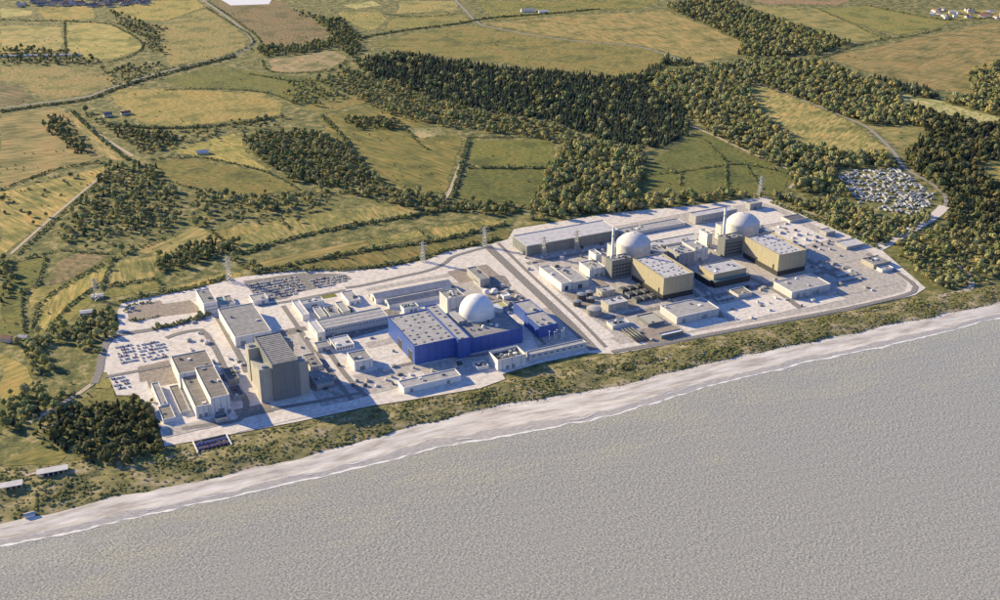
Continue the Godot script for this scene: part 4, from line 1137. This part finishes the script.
	for i in 3:
		for j in 3:
			var k := thing("transformer", "dark finned transformer beside the first beige hall", "transformer", grid(741 + i * 11.5, 1143 + j * 17), deg_to_rad(GRID_TURN), "transformers beside the first beige hall")
			footprints.append(Rect2(741 + i * 11.5, 1143 + j * 17, 9, 12))
			part("tank", box_mesh(0, 0, -9, 6, 5.5, 0), M.dark_metal, k)
			for f in 6: part("fin", box_mesh(6.1, 0.6, -8.6 + f * 1.5, 8.2, 4.6, -8.0 + f * 1.5), M.black, k)
			for b in 3: part("bushing", lathe([Vector2(0.25, 8), Vector2(0.6, 6.5), Vector2(0.5, 5.5)], 8), M.mid_metal, k, Vector3(1.5 + b * 1.6, 0, -4.5))
			part("fire_wall", box_mesh(-1.6, 0, -10.5, -0.8, 5.0, 1.5), M.dark_wall, k)

func build_outlying() -> void:
	var labels := ["grey-roofed shed by the pylon among the bushes, inland one", "grey-roofed shed by the pylon among the bushes, seaward one"]
	for i in 2:
		var w: Vector3 = [Vector3(-532, -0.3, -1362), Vector3(-530, -0.3, -1312)][i]
		gable("field_shed", labels[i], w, 0.3, 15, 10, 3.2, 4.6, M.grey_wall, M.roof_light, "shed")
	for i in 2:
		var t := thing("shore_shelter", ["flat concrete shelter with dark openings on the rough shore bank", "concrete shelter at the picture's edge on the shore bank"][i], "shelter", [Vector3(-449, -0.4, -944), Vector3(-476, -0.4, -920)][i], 0.35)
		part("back_wall", box_mesh(0, 0, -9, 28 - i * 8, 4, -8.2), M.stone_wall, t)
		part("roof", box_mesh(-0.6, 4, -9.4, 28.6 - i * 8, 4.6, 0.6), M.roof_light, t)
		for k in 6 - i: part("pier", box_mesh(k * 4.7, 0, -0.8, k * 4.7 + 1.2, 4, 0), M.stone_wall, t)
		part("floor", box_mesh(0, 0, -8.2, 28 - i * 8, 0.3, 0.5), M.roof_dark, t)
	gable("beach_hut", "small pale hut on the top of the beach at the picture's edge", grid(-16, 984, -3.2), 0.5, 9, 5, 2.4, 3.6, M.white, M.roof_light, "hut")
	gable("farm_shed", "grey farm shed beside the far lane at the top of the picture", Vector3(62, -0.3, -3360), 0.1, 42, 22, 6, 9, M.white_wall, M.roof_grey, "barn")
	gable("farm_shed", "pale farm shed next to the grey one at the top of the picture", Vector3(112, -0.3, -3345), 0.1, 26, 16, 5, 8, M.white_wall, M.roof_light, "barn")
	for i in 3:
		gable("polytunnel", "long pale polytunnel on the near side of the far tan field", Vector3(-1235 + i * 74, -0.3, -2780 - i * 6), 0.02, 64, 9, 2.5, 4.5, M.white, M.roof_light, "polytunnel", "row of polytunnels")
	var st := sheet(PackedVector2Array([Vector2(-868, -3600), Vector2(-800, -3470), Vector2(-690, -3490), Vector2(-700, -3620)]), -0.05, 60.0)
	tag(top("fleece_sheet", st, M.white), "white crop cover spread on the brown ploughed field at the top edge", "crop cover")
	gable("farm_house", "red-roofed house among the bushes at the picture's edge", Vector3(-602, -0.3, -1240), -0.3, 13, 8, 4.5, 7.5, M.render_wall, M.red_roof, "house")
	gable("farm_house", "pale-roofed outhouse beside the red-roofed house", Vector3(-584, -0.3, -1246), -0.2, 12, 7, 3, 5, M.render_wall, M.roof_light, "house")
	gable("farm_house", "lone farmhouse in the bushes beside the pale track", Vector3(-790, -0.3, -2240), 0.5, 16, 9, 5, 8.5, M.render_wall, M.slate, "house")
	gable("farm_barn", "small barn behind the lone farmhouse", Vector3(-760, -0.3, -2255), 0.5, 18, 9, 4, 7, M.render_wall, M.red_roof, "barn")
	gable("farm_barn", "barn on the bare patch at the round copse's edge", Vector3(-545, -0.3, -1990), 0.2, 20, 11, 4, 7, M.render_wall, M.roof_light, "barn")
	# the far town: each house
	var hm := [M.red_roof, M.slate, M.roof_light, M.roof_brown]
	for i in 150:
		var f := rng.randf()
		var z := rng.randf_range(-3600, -3440)
		var x := lerpf(-1420, -1080, f) + rng.randf_range(-20, 20)
		if i % 3 == 0:
			x = lerpf(-1620, -1000, rng.randf())
			z = -3620.0 + rng.randf_range(-60, 60)
		gable("town_house", "small gabled house in the far town at the top of the picture", Vector3(x, -0.3, z), [0.0, PI / 2][rng.randi() % 2] + rng.randf_range(-0.2, 0.2), rng.randf_range(11, 20), rng.randf_range(7, 10), 5, 8.5, M.render_wall, hm[rng.randi() % 4], "house", "houses of the far town")

	for i in 26:
		gable("village_house", "small pale house in the far village at the top right", Vector3(rng.randf_range(1230, 1490), -0.3, rng.randf_range(-3400, -3260)), rng.randf_range(0, PI), rng.randf_range(11, 24), rng.randf_range(8, 11), 5, 8, M.white, hm[rng.randi() % 4], "house", "houses of the far village")

func car_mesh(m: Material) -> ArrayMesh:
	var st := new_st()
	var prof := [[-2.15, 0.35], [-2.2, 0.75], [-1.2, 0.92], [1.9, 0.95], [2.15, 0.8], [2.15, 0.35]]
	for s in [-1.0, 1.0]:
		for i in range(1, 5):
			var a := Vector3(s * 0.88, prof[0][1], prof[0][0])
			var b := Vector3(s * 0.88, prof[i][1], prof[i][0])
			var c := Vector3(s * 0.88, prof[i + 1][1], prof[i + 1][0])
			for q in ([a, b, c] if s > 0 else [a, c, b]): st.add_vertex(q)
	for i in 5:
		quad(st, Vector3(-0.88, prof[i][1], prof[i][0]), Vector3(0.88, prof[i][1], prof[i][0]), Vector3(0.88, prof[i + 1][1], prof[i + 1][0]), Vector3(-0.88, prof[i + 1][1], prof[i + 1][0]))
	quad(st, Vector3(-0.66, 1.46, -0.35), Vector3(0.66, 1.46, -0.35), Vector3(0.66, 1.46, 1.25), Vector3(-0.66, 1.46, 1.25))
	st.set_material(m)
	var mesh := done(st)
	st = new_st()
	var lo := [Vector3(-0.82, 0.93, -1.1), Vector3(0.82, 0.93, -1.1), Vector3(0.82, 0.95, 1.95), Vector3(-0.82, 0.95, 1.95)]
	var hi := [Vector3(-0.66, 1.455, -0.35), Vector3(0.66, 1.455, -0.35), Vector3(0.66, 1.455, 1.25), Vector3(-0.66, 1.455, 1.25)]
	for i in 4: quad(st, hi[i], hi[(i + 1) % 4], lo[(i + 1) % 4], lo[i])
	for x in [-0.9, 0.65]:
		for z in [-1.35, 1.35]: bx(st, x, 0.02, z - 0.32, x + 0.25, 0.64, z + 0.32)
	st.set_material(M.glass)
	st.generate_normals()
	return st.commit(mesh)

func build_cars() -> void:
	var meshes: Array = []
	for c in [Vector3(0.75, 0.75, 0.76), Vector3(0.6, 0.62, 0.64), Vector3(0.04, 0.045, 0.05), Vector3(0.05, 0.09, 0.2), Vector3(0.25, 0.26, 0.28), Vector3(0.3, 0.04, 0.04), Vector3(0.7, 0.7, 0.68)]:
		meshes.append(car_mesh(mat(c.x, c.y, c.z, 0.3, 0.1)))
	var lots := [
		[113, 1258, 7, 6, 8.6, "car in the left block of the pale car park by the curved road"],
		[137, 1252, 11, 6, 8.8, "car in the right block of the pale car park by the curved road"],
		[97, 1196, 6, 4, 8.6, "car in the small car park beside the grass corner"],
		[300, 1362, 24, 7, 8.8, "car in the main block of the big asphalt car park by the fields"],
		[382, 1360, 10, 5, 8.6, "car in the middle block of the big asphalt car park by the fields"],
		[412, 1366, 6, 4, 8.6, "car in the end block of the big asphalt car park by the fields"]]
	var lotpoly := poly(YARDS[0][2])
	for l in lots:
		for j in l[3]:
			for i in l[2]:
				if rng.randf() < 0.27: continue
				var u: float = l[0] + i * 2.9 + rng.randf_range(-0.2, 0.2)
				var v: float = l[1] + j * l[4] + rng.randf_range(-0.3, 0.3)
				var p := grid(u, v, 0.16)
				if l[0] > 290 and not Geometry2D.is_point_in_polygon(Vector2(p.x, p.z), lotpoly): continue
				var o := top("parked_car", meshes[[0, 0, 0, 0, 1, 1, 1, 2, 3, 4, 6, 6, 0, 1, 6, 5][rng.randi() % 16]], null, p, deg_to_rad(GRID_TURN) + (PI if rng.randf() < 0.5 else 0.0) + rng.randf_range(-0.04, 0.04))
				tag(o, l[5], "car", "cars " + l[5].substr(4))
	for l in lots:
		var st0 := new_st()
		for j in l[3]:
			for i in l[2] + 1:
				var w := grid(l[0] + (i - 0.5) * 2.9, l[1] + j * l[4])
				if l[0] > 290 and not Geometry2D.is_point_in_polygon(Vector2(w.x, w.z), lotpoly): continue
				var a := w - U * 0.1 - V * 2.3 + Vector3(0, 0.13, 0)
				quad(st0, a + V * 4.6, a + V * 4.6 + U * 0.2, a + U * 0.2, a)
		tag(top("bay_markings", done(st0), M.white), "", "", "", "structure")
	# the caravan park in the wood
	var park := poly(CARAVAN_PARK)
	var st := new_st()
	bx(st, -3.2, 0.5, -1.2, 3.2, 2.5, 1.2, true)
	quad(st, Vector3(-3.0, 2.8, -0.8), Vector3(3.0, 2.8, -0.8), Vector3(3.0, 2.8, 0.8), Vector3(-3.0, 2.8, 0.8))
	quad(st, Vector3(-3.0, 2.8, 0.8), Vector3(3.0, 2.8, 0.8), Vector3(3.2, 2.5, 1.2), Vector3(-3.2, 2.5, 1.2))
	quad(st, Vector3(3.0, 2.8, -0.8), Vector3(-3.0, 2.8, -0.8), Vector3(-3.2, 2.5, -1.2), Vector3(3.2, 2.5, -1.2))
	bx(st, 3.2, 0.4, -0.15, 4.4, 0.6, 0.15)
	var variants: Array = []
	for c in [Vector3(0.60, 0.60, 0.62), Vector3(0.46, 0.47, 0.5), Vector3(0.33, 0.35, 0.39)]:
		st.set_material(mat(c.x, c.y, c.z, 0.4))
		var m := done(st)
		var s2 := new_st()
		for x in [-2.4, -0.6, 1.2]: bx(s2, x, 1.3, -1.23, x + 1.1, 2.0, 1.23)
		bx(s2, -0.5, 0.0, -1.1, 0.3, 0.6, 1.1)
		s2.set_material(M.glass)
		s2.generate_normals()
		variants.append(s2.commit(m))
	var box := Rect2(park[0], Vector2.ZERO)
	for q in park: box = box.expand(q)
	var made := 0
	var y := box.position.y
	while y < box.end.y:
		var x := box.position.x
		while x < box.end.x:
			var q := Vector2(x + rng.randf_range(-1.8, 1.8), y + rng.randf_range(-2, 2))
			if made < 300 and rng.randf() < 0.62 and Geometry2D.is_point_in_polygon(q, park):
				var o := top("caravan", variants[rng.randi() % 3], null, Vector3(q.x, -0.2, q.y), [0.5, 0.5 + PI / 2, 0.35][rng.randi() % 3] + rng.randf_range(-0.2, 0.2))
				tag(o, "white caravan parked in the clearing in the wood", "caravan", "caravans in the wood clearing")
				made += 1
			x += 7.6
		y += 8.6

func build_clutter() -> void:
	# small plant standing about the yards: cabinets, containers, vans, pipe racks
	var areas := [
		[690, 1040, 380, 110, 48, "grey equipment cabinet standing in the seaward yard of the beige-hall station", "cabinets in the seaward yard"],
		[840, 1180, 260, 110, 34, "grey equipment cabinet standing between the beige halls and the domes", "cabinets among the domes"],
		[1020, 1120, 100, 150, 20, "grey equipment cabinet in the yard by the access road", "cabinets in the access road yard"],
		[660, 1290, 180, 50, 24, "grey equipment cabinet in front of the long warehouse", "cabinets before the long warehouse"],
		[540, 1180, 80, 90, 24, "small plant cabinet between the white dome and the divider road", "cabinets by the white dome"],
		[290, 1060, 120, 200, 22, "small plant cabinet in the yard between reactor house and blue hall", "cabinets in the middle yard"],
		[330, 1075, 140, 25, 12, "small plant cabinet along the sea side of the blue hall", "cabinets by the blue hall"],
		[190, 1180, 50, 150, 14, "small plant cabinet near the broad white store hall", "cabinets by the store hall"]]
	var mats := [M.roof_light, M.mid_metal, M.dark_metal, M.pale_wall, M.roof_pale, M.stone_wall]
	var site := poly(SITE)
	for a in areas:
		var n := 0
		var tries := 0
		while n < a[4] and tries < 600:
			tries += 1
			var sx := rng.randf_range(1.5, 6.5)
			var sz := rng.randf_range(1.5, 6.5)
			var sh := rng.randf_range(1.2, 3.2)
			var r := Rect2(a[0] + rng.randf() * a[2], a[1] + rng.randf() * a[3], sx, sz)
			var bad := false
			for f in footprints:
				if f.grow(1.0).intersects(r): bad = true
			var p := grid(r.position.x, r.position.y)
			if bad or not Geometry2D.is_point_in_polygon(Vector2(p.x, p.z), site): continue
			footprints.append(r)
			n += 1
			var st := new_st()
			bx(st, 0, 0, -sz, sx, sh, 0)
			bx(st, -0.15, sh + 0.01, -sz - 0.15, sx + 0.15, sh + 0.2, 0.15, true)
			if sx > 3.0: bx(st, sx * 0.3, sh + 0.2, -sz * 0.7, sx * 0.55, sh + 1.0, -sz * 0.3)
			var o := top("equipment_cabinet", done(st), mats[rng.randi() % 6], p + Vector3(0, 0.05, 0), deg_to_rad(GRID_TURN))
			tag(o, a[5], "cabinet", a[6])
	# pipe racks
	for a in [[836, 1100, 30, "pipe rack right of the first pumping station"], [1018, 1080, 40, "pipe rack in front of the gate building"], [640, 1200, 3, ""], [545, 1190, 26, "pipe rack behind the white dome"], [1030, 1095, 34, "pipe rack between second pumping station and gate building"]]:
		if a[3] == "": continue
		var k := thing("pipe_rack", "low steel " + a[3], "pipe rack", grid(a[0], a[1]), deg_to_rad(GRID_TURN))
		for i in 4: part("pipe", box_mesh(0, 2.6, -i * 1.1 - 0.3, a[2], 3.1, -i * 1.1 + 0.3), M.white if i % 2 else M.mid_metal, k)
		var x := 1.0
		while x < a[2]:
			part("trestle", box_mesh(x, 0, -3.9, x + 0.4, 2.55, 0.5), M.mid_metal, k)
			x += 8.0

func pylon(at: Vector3, h: float, label: String, turn: float) -> void:
	var t := thing("lattice_pylon", label, "pylon", at, turn)
	var st := new_st()
	var w0 := h * 0.11
	var wt := h * 0.028
	var lv := 7
	for i in lv:
		var y0 := h * i / lv
		var y1 := h * (i + 1) / lv
		var a := lerpf(w0, wt, pow(float(i) / lv, 0.75))
		var b := lerpf(w0, wt, pow(float(i + 1) / lv, 0.75))
		var c := [Vector3(-1, 0, -1), Vector3(1, 0, -1), Vector3(1, 0, 1), Vector3(-1, 0, 1)]
		for k in 4:
			var p: Vector3 = c[k]
			var q: Vector3 = c[(k + 1) % 4]
			bar(st, p * a + Vector3(0, y0, 0), p * b + Vector3(0, y1, 0), 0.42)
			bar(st, p * a + Vector3(0, y0, 0), q * b + Vector3(0, y1, 0), 0.26)
			bar(st, q * a + Vector3(0, y0, 0), p * b + Vector3(0, y1, 0), 0.26)
			bar(st, p * b + Vector3(0, y1, 0), q * b + Vector3(0, y1, 0), 0.26)
	part("tower", done(st), M.steel, t)
	for i in 3:
		var y := h * (0.62 + 0.15 * i)
		var l: float = h * [0.2, 0.24, 0.17][i]
		st = new_st()
		for s in [-1.0, 1.0]:
			bar(st, Vector3(0, y, 0.6), Vector3(s * l, y, 0), 0.34)
			bar(st, Vector3(0, y, -0.6), Vector3(s * l, y, 0), 0.34)
			bar(st, Vector3(0, y + h * 0.05, 0), Vector3(s * l, y, 0), 0.3)
			bar(st, Vector3(s * l, y, 0), Vector3(s * l, y - 1.8, 0), 0.25)
		part("crossarm", done(st), M.steel, t)

func build_pylons() -> void:
	pylon(Vector3(-365, -0.4, -1421), 36, "lattice pylon at the far end of the broad white store hall", 0.5)
	pylon(Vector3(-525, -0.4, -1362), 30, "lattice pylon by the grey-roofed sheds in the bushes", 0.5)
	pylon(Vector3(-108, -0.4, -1491), 30, "lattice pylon on the field edge above the gabled workshops", 0.4)
	pylon(Vector3(-22, -0.4, -1547), 32, "lattice pylon at the top of the divider road", 0.4)
	pylon(grid(706, 1336), 30, "lattice pylon standing before the long warehouse, at its left end", 0.4)
	pylon(grid(760, 1338), 30, "lattice pylon standing before the middle of the long warehouse", 0.4)
	pylon(Vector3(421, -0.4, -1765), 34, "lattice pylon between the marsh field and the small far store", 0.4)

func in_frame(p: Vector3) -> bool:
	var q := p - Vector3(0, 620, 0)
	var e := deg_to_rad(24.5)
	var up := q.y * cos(e) - q.z * sin(e)
	var fw := -q.y * sin(e) - q.z * cos(e)
	return absf(q.x / fw) < 0.44 and absf(up / fw) < 0.262

func leafy(base: Vector3, r: RandomNumberGenerator, spread: float) -> Color:
	var k := 1.0 + r.randf_range(-spread, spread)
	var w := r.randf_range(-0.12, 0.12)
	return Color(base.x * k * (1.0 + w), base.y * k, base.z * k * (1.0 - w))

func build_plants() -> void:
	var r := RandomNumberGenerator.new()
	r.seed = 77
	var vm := StandardMaterial3D.new()
	vm.vertex_color_use_as_albedo = true
	vm.roughness = 0.9
	vm.cull_mode = BaseMaterial3D.CULL_DISABLED
	vm.backlight_enabled = true
	vm.backlight = lin(0.08, 0.09, 0.022)
	# shapes: unit trees of a few metres, scaled as they are planted
	var con: Array = []
	for i in 3: con.append(conifer_mesh(300 + i, 3.4 + 0.4 * i, 11.0))
	var bro: Array = []
	for i in 4: bro.append(crown_mesh(400 + i, 5.2, 10.5, 2.2, 168, 1.25, 6))
	var bus: Array = []
	for i in 3: bus.append(crown_mesh(500 + i, 2.6, 3.6, 0.2, 80, 0.85, 4))
	var ctrunk := trunk_mesh(9.0, 0.32)
	var btrunk := trunk_mesh(6.5, 0.42)
	var pal := [Vector3(0.042, 0.064, 0.040), Vector3(0.36, 0.33, 0.135), Vector3(0.205, 0.23, 0.085), Vector3(0.31, 0.29, 0.135)]
	var all: Array = []   # [kind, key, position, scale, turn, colour]
	for w in WOODS:
		var pg := poly(w[1])
		var box := Rect2(pg[0], Vector2.ZERO)
		for q in pg: box = box.expand(q)
		var sp: float = w[3]
		var y := box.position.y
		while y < box.end.y:
			var x := box.position.x
			while x < box.end.x:
				var q := Vector2(x + r.randf_range(-0.45, 0.45) * sp, y + r.randf_range(-0.45, 0.45) * sp)
				x += sp
				var e := q + Vector2(r.randf_range(-1, 1), r.randf_range(-1, 1)) * sp * 0.9
				if not Geometry2D.is_point_in_polygon(e, pg): continue
				if r.randf() < 0.06: continue
				var f := r.randf()
				var k := 0
				while k < 3 and f > w[2][k]:
					f -= w[2][k]
					k += 1
				var p3 := Vector3(q.x, -0.4, q.y)
				if k == 3 and r.randf() < 0.5:
					all.append([3, w[0], p3 + Vector3(r.randf_range(-3, 3), 0, r.randf_range(-3, 3)), r.randf_range(0.7, 1.3), r.randf() * TAU, leafy(pal[3], r, 0.35)])
				var sc := (0.55 + 0.85 * pow(r.randf(), 1.4)) * (1.12 if k != 0 else 1.0) if k != 3 else r.randf_range(0.6, 1.7)
				if w[0] == "near": sc *= 0.72
				if w[0] == "copse" or w[0] == "belt" or w[0] == "scrubwood": sc *= 0.8
				var deep: float = {"near": 0.42, "dark": 0.55, "copse": 0.85}.get(w[0], 1.0)   # darker species in these woods
				all.append([k, w[0], p3, sc, r.randf() * TAU, Color(deep, deep, deep) * leafy(pal[k] if k == 0 or r.randf() > 0.2 else pal[r.randi_range(1, 3)], r, 0.32)])
			y += sp
	# the nearest trees are trees of their own, the rest are woods
	var near_c: Array = []
	var near_b: Array = []
	for i in all.size():
		var a: Array = all[i]
		if a[0] == 3 or not in_frame(a[2]): continue
		(near_c if a[0] == 0 else near_b).append([a[2].distance_to(Vector3(0, 620, 0)), i])
	near_c.sort_custom(func(p, q): return p[0] < q[0])
	near_b.sort_custom(func(p, q): return p[0] < q[0])
	var single := {}
	for l in [near_c, near_b]:
		for i in mini(295, l.size()): single[l[i][1]] = true
	var where := {"near": "dense wood at the reactor station's seaward corner", "scrubwood": "scrubby woods beside the station fences", "dark": "big dark wood beyond the access road", "copse": "copses among the tan fields", "oak": "square brown-green wood behind the long warehouse", "pine": "dark pine belt across the fields", "belt": "scrub belt below the pines", "mixed": "mixed woods around the far right fields"}
	var tone := {}
	var lots := {}
	for i in all.size():
		var a: Array = all[i]
		var k: int = a[0]
		var sc: Vector3 = Vector3(1, 1, 1) * a[3]
		sc.y *= 0.85 + 0.3 * fmod(absf(a[2].x * 0.317), 1.0)
		if single.has(i):
			var kind := "conifer" if k == 0 else "broadleaf_tree"
			var nm: String = ("dark pointed conifer in the " if k == 0 else ("olive leafy tree in the " if k == 1 else "dark green leafy tree in the ")) + where[a[1]]
			var t := thing(kind, nm, "tree", a[2], a[4], ("conifers in the " if k == 0 else ("olive trees in the " if k == 1 else "dark green trees in the ")) + where[a[1]])
			var key := "%d_%d_%d" % [k, int(a[5].g * 100.0 / pal[k].y / 12.0), int(a[5].r / a[5].g * 8.0)]
			if not tone.has(key): tone[key] = leaf_mat(Color(a[5].r, a[5].g, a[5].b).linear_to_srgb())
			var c := part("crown", (con[i % 3] if k == 0 else bro[i % 4]), tone[key], t)
			c.scale = sc
			var tr := part("trunk", ctrunk if k == 0 else btrunk, M.bark, t)
			tr.scale = sc
		else:
			var v := i % (3 if k == 0 or k == 3 else 4)
			var key2 := "%d_%d" % [0 if k == 0 else (2 if k == 3 else 1), v]
			if not lots.has(key2): lots[key2] = [[], []]
			lots[key2][0].append(Transform3D(Basis(Vector3.UP, a[4]).scaled_local(sc), a[2]))
			lots[key2][1].append(a[5])
	var info := [["conifer_wood", "dark conifers massed in the far woods"], ["leafy_wood", "leafy trees massed in the far woods"], ["scrub", "low bushes and scrub between the woods"]]
	for g in 3:
		var root := Node3D.new()
		root.name = info[g][0]
		add_child(root)
		tag(root, info[g][1], "wood" if g < 2 else "scrub", "", "stuff")
		for key in lots:
			if int(key.split("_")[0]) != g: continue
			var v := int(key.split("_")[1])
			var mesh: Mesh = [con, bro, bus][g][v]
			scatter("crowns", mesh, vm, lots[key][0], lots[key][1], "", root)
			if g < 2:
				var bark := StandardMaterial3D.new()
				bark.albedo_color = lin(0.10, 0.075, 0.055)
				scatter("trunks", [ctrunk, btrunk][g], bark, lots[key][0], lots[key][1], "", root)
	# hedges
	var shrubs: Array = []
	for i in 10: shrubs.append(tinted(crown_mesh(700 + i, 2.5, 3.4, 0.2, 36, 1.0, 2), leafy(pal[2] if i < 6 else pal[3], r, 0.4)))
	for h in HEDGES:
		var line := smooth_line(poly(h[2]), 30.0)
		var rows: int = h[0]
		var st := SurfaceTool.new()
		st.begin(Mesh.PRIMITIVE_TRIANGLES)
		for i in line.size() - 1:
			var a := line[i]
			var b := line[i + 1]
			var l := a.distance_to(b)
			var d := 0.0
			var n := (b - a).normalized().orthogonal()
			while d < l:
				for k in rows:
					if r.randf() < 0.12: continue
					var q := a.lerp(b, d / l) + n * ((k - (rows - 1) * 0.5) * 4.0 + r.randf_range(-1.6, 1.6))
					var s := r.randf_range(0.5, 1.0) * (1.0 if rows == 1 else 1.25)
					if r.randf() < 0.06: s *= 1.7
					st.append_from(shrubs[r.randi() % shrubs.size()], 0, Transform3D(Basis(Vector3.UP, r.randf() * TAU).scaled_local(Vector3(s, s, s)), Vector3(q.x, -0.4, q.y)))
				d += r.randf_range(2.4, 4.4)
		var o := top("hedge", st.commit(), vm)
		tag(o, h[1], "hedge")
	# tussocks: dunes, and dotted about the meadows
	var tuft := crown_mesh(600, 1.0, 1.1, 0.0, 34, 0.42, 3)
	var bump := jag(9, 0.01)
	var patch := jag(29, 0.012)
	var xf: Array = []
	var cols: Array = []
	for i in 12000:
		var u := r.randf_range(-150, 1330)
		var t := r.randf_range(0.03, 0.97)
		var pn := patch.get_noise_2d(u * 1.5, t * 120.0)
		if r.randf() > 0.55 + pn * 0.9: continue
		var p := coast_point(u, t, bump)
		var s := r.randf_range(0.5, 1.5) * (1.0 + maxf(0.0, pn) * 0.9)
		xf.append(Transform3D(Basis(Vector3.UP, r.randf() * TAU).scaled_local(Vector3(s * 1.2, s * 0.6, s * 1.2)), p - Vector3(0, 0.1, 0)))
		var c: Vector3 = [Vector3(0.24, 0.235, 0.07), Vector3(0.33, 0.29, 0.11), Vector3(0.40, 0.335, 0.18), Vector3(0.17, 0.175, 0.055)][(r.randi() % 4) if pn < 0.15 else (r.randi() % 2) * 3]
		cols.append(leafy(c, r, 0.3))
	var ro := scatter("dune_scrub", tuft, vm, xf, cols)
	tag(ro, "tussocks and low scrub covering the dune bank", "scrub")
	xf = []
	cols = []
	for i in 9000:
		var p := Vector3(r.randf_range(-1500, 1600), -0.4, r.randf_range(-3500, -950))
		if not in_frame(p) or patch.get_noise_2d(p.x * 0.35, p.z * 0.35) < 0.08: continue
		if p.dot(V) < along(DUNE_TOP, p.dot(U)) + 15.0 or Geometry2D.is_point_in_polygon(Vector2(p.x, p.z), poly(SITE)): continue
		var s := r.randf_range(0.5, 1.9)
		xf.append(Transform3D(Basis(Vector3.UP, r.randf() * TAU).scaled_local(Vector3(s, s, s)), p))
		cols.append(leafy(pal[r.randi_range(2, 3)], r, 0.4))
	var sx: Array = []
	var scol: Array = []
	for i in 1100:
		var u := r.randf_range(440, 1330)
		var p := coast_point(u, 0.99 + 0.05 * r.randfn(), bump)
		var s := r.randf_range(0.3, 0.85)
		sx.append(Transform3D(Basis(Vector3.UP, r.randf() * TAU).scaled_local(Vector3(s, s * 0.6, s)), p))
		var c := r.randf_range(0.3, 0.62)
		scol.append(Color(c, c * 0.9, c * 0.8))
	tag(scatter("crest_stones", lathe([Vector2(0, 0.9), Vector2(0.7, 0.6), Vector2(1.0, 0.1), Vector2(0.8, -0.4)], 6, false), vm, sx, scol), "pale stones strewn along the crest of the beach", "stones")
	ro = scatter("meadow_scrub", tuft, vm, xf, cols)
	tag(ro, "scattered dark bushes and tussocks dotted over the fields", "scrub")
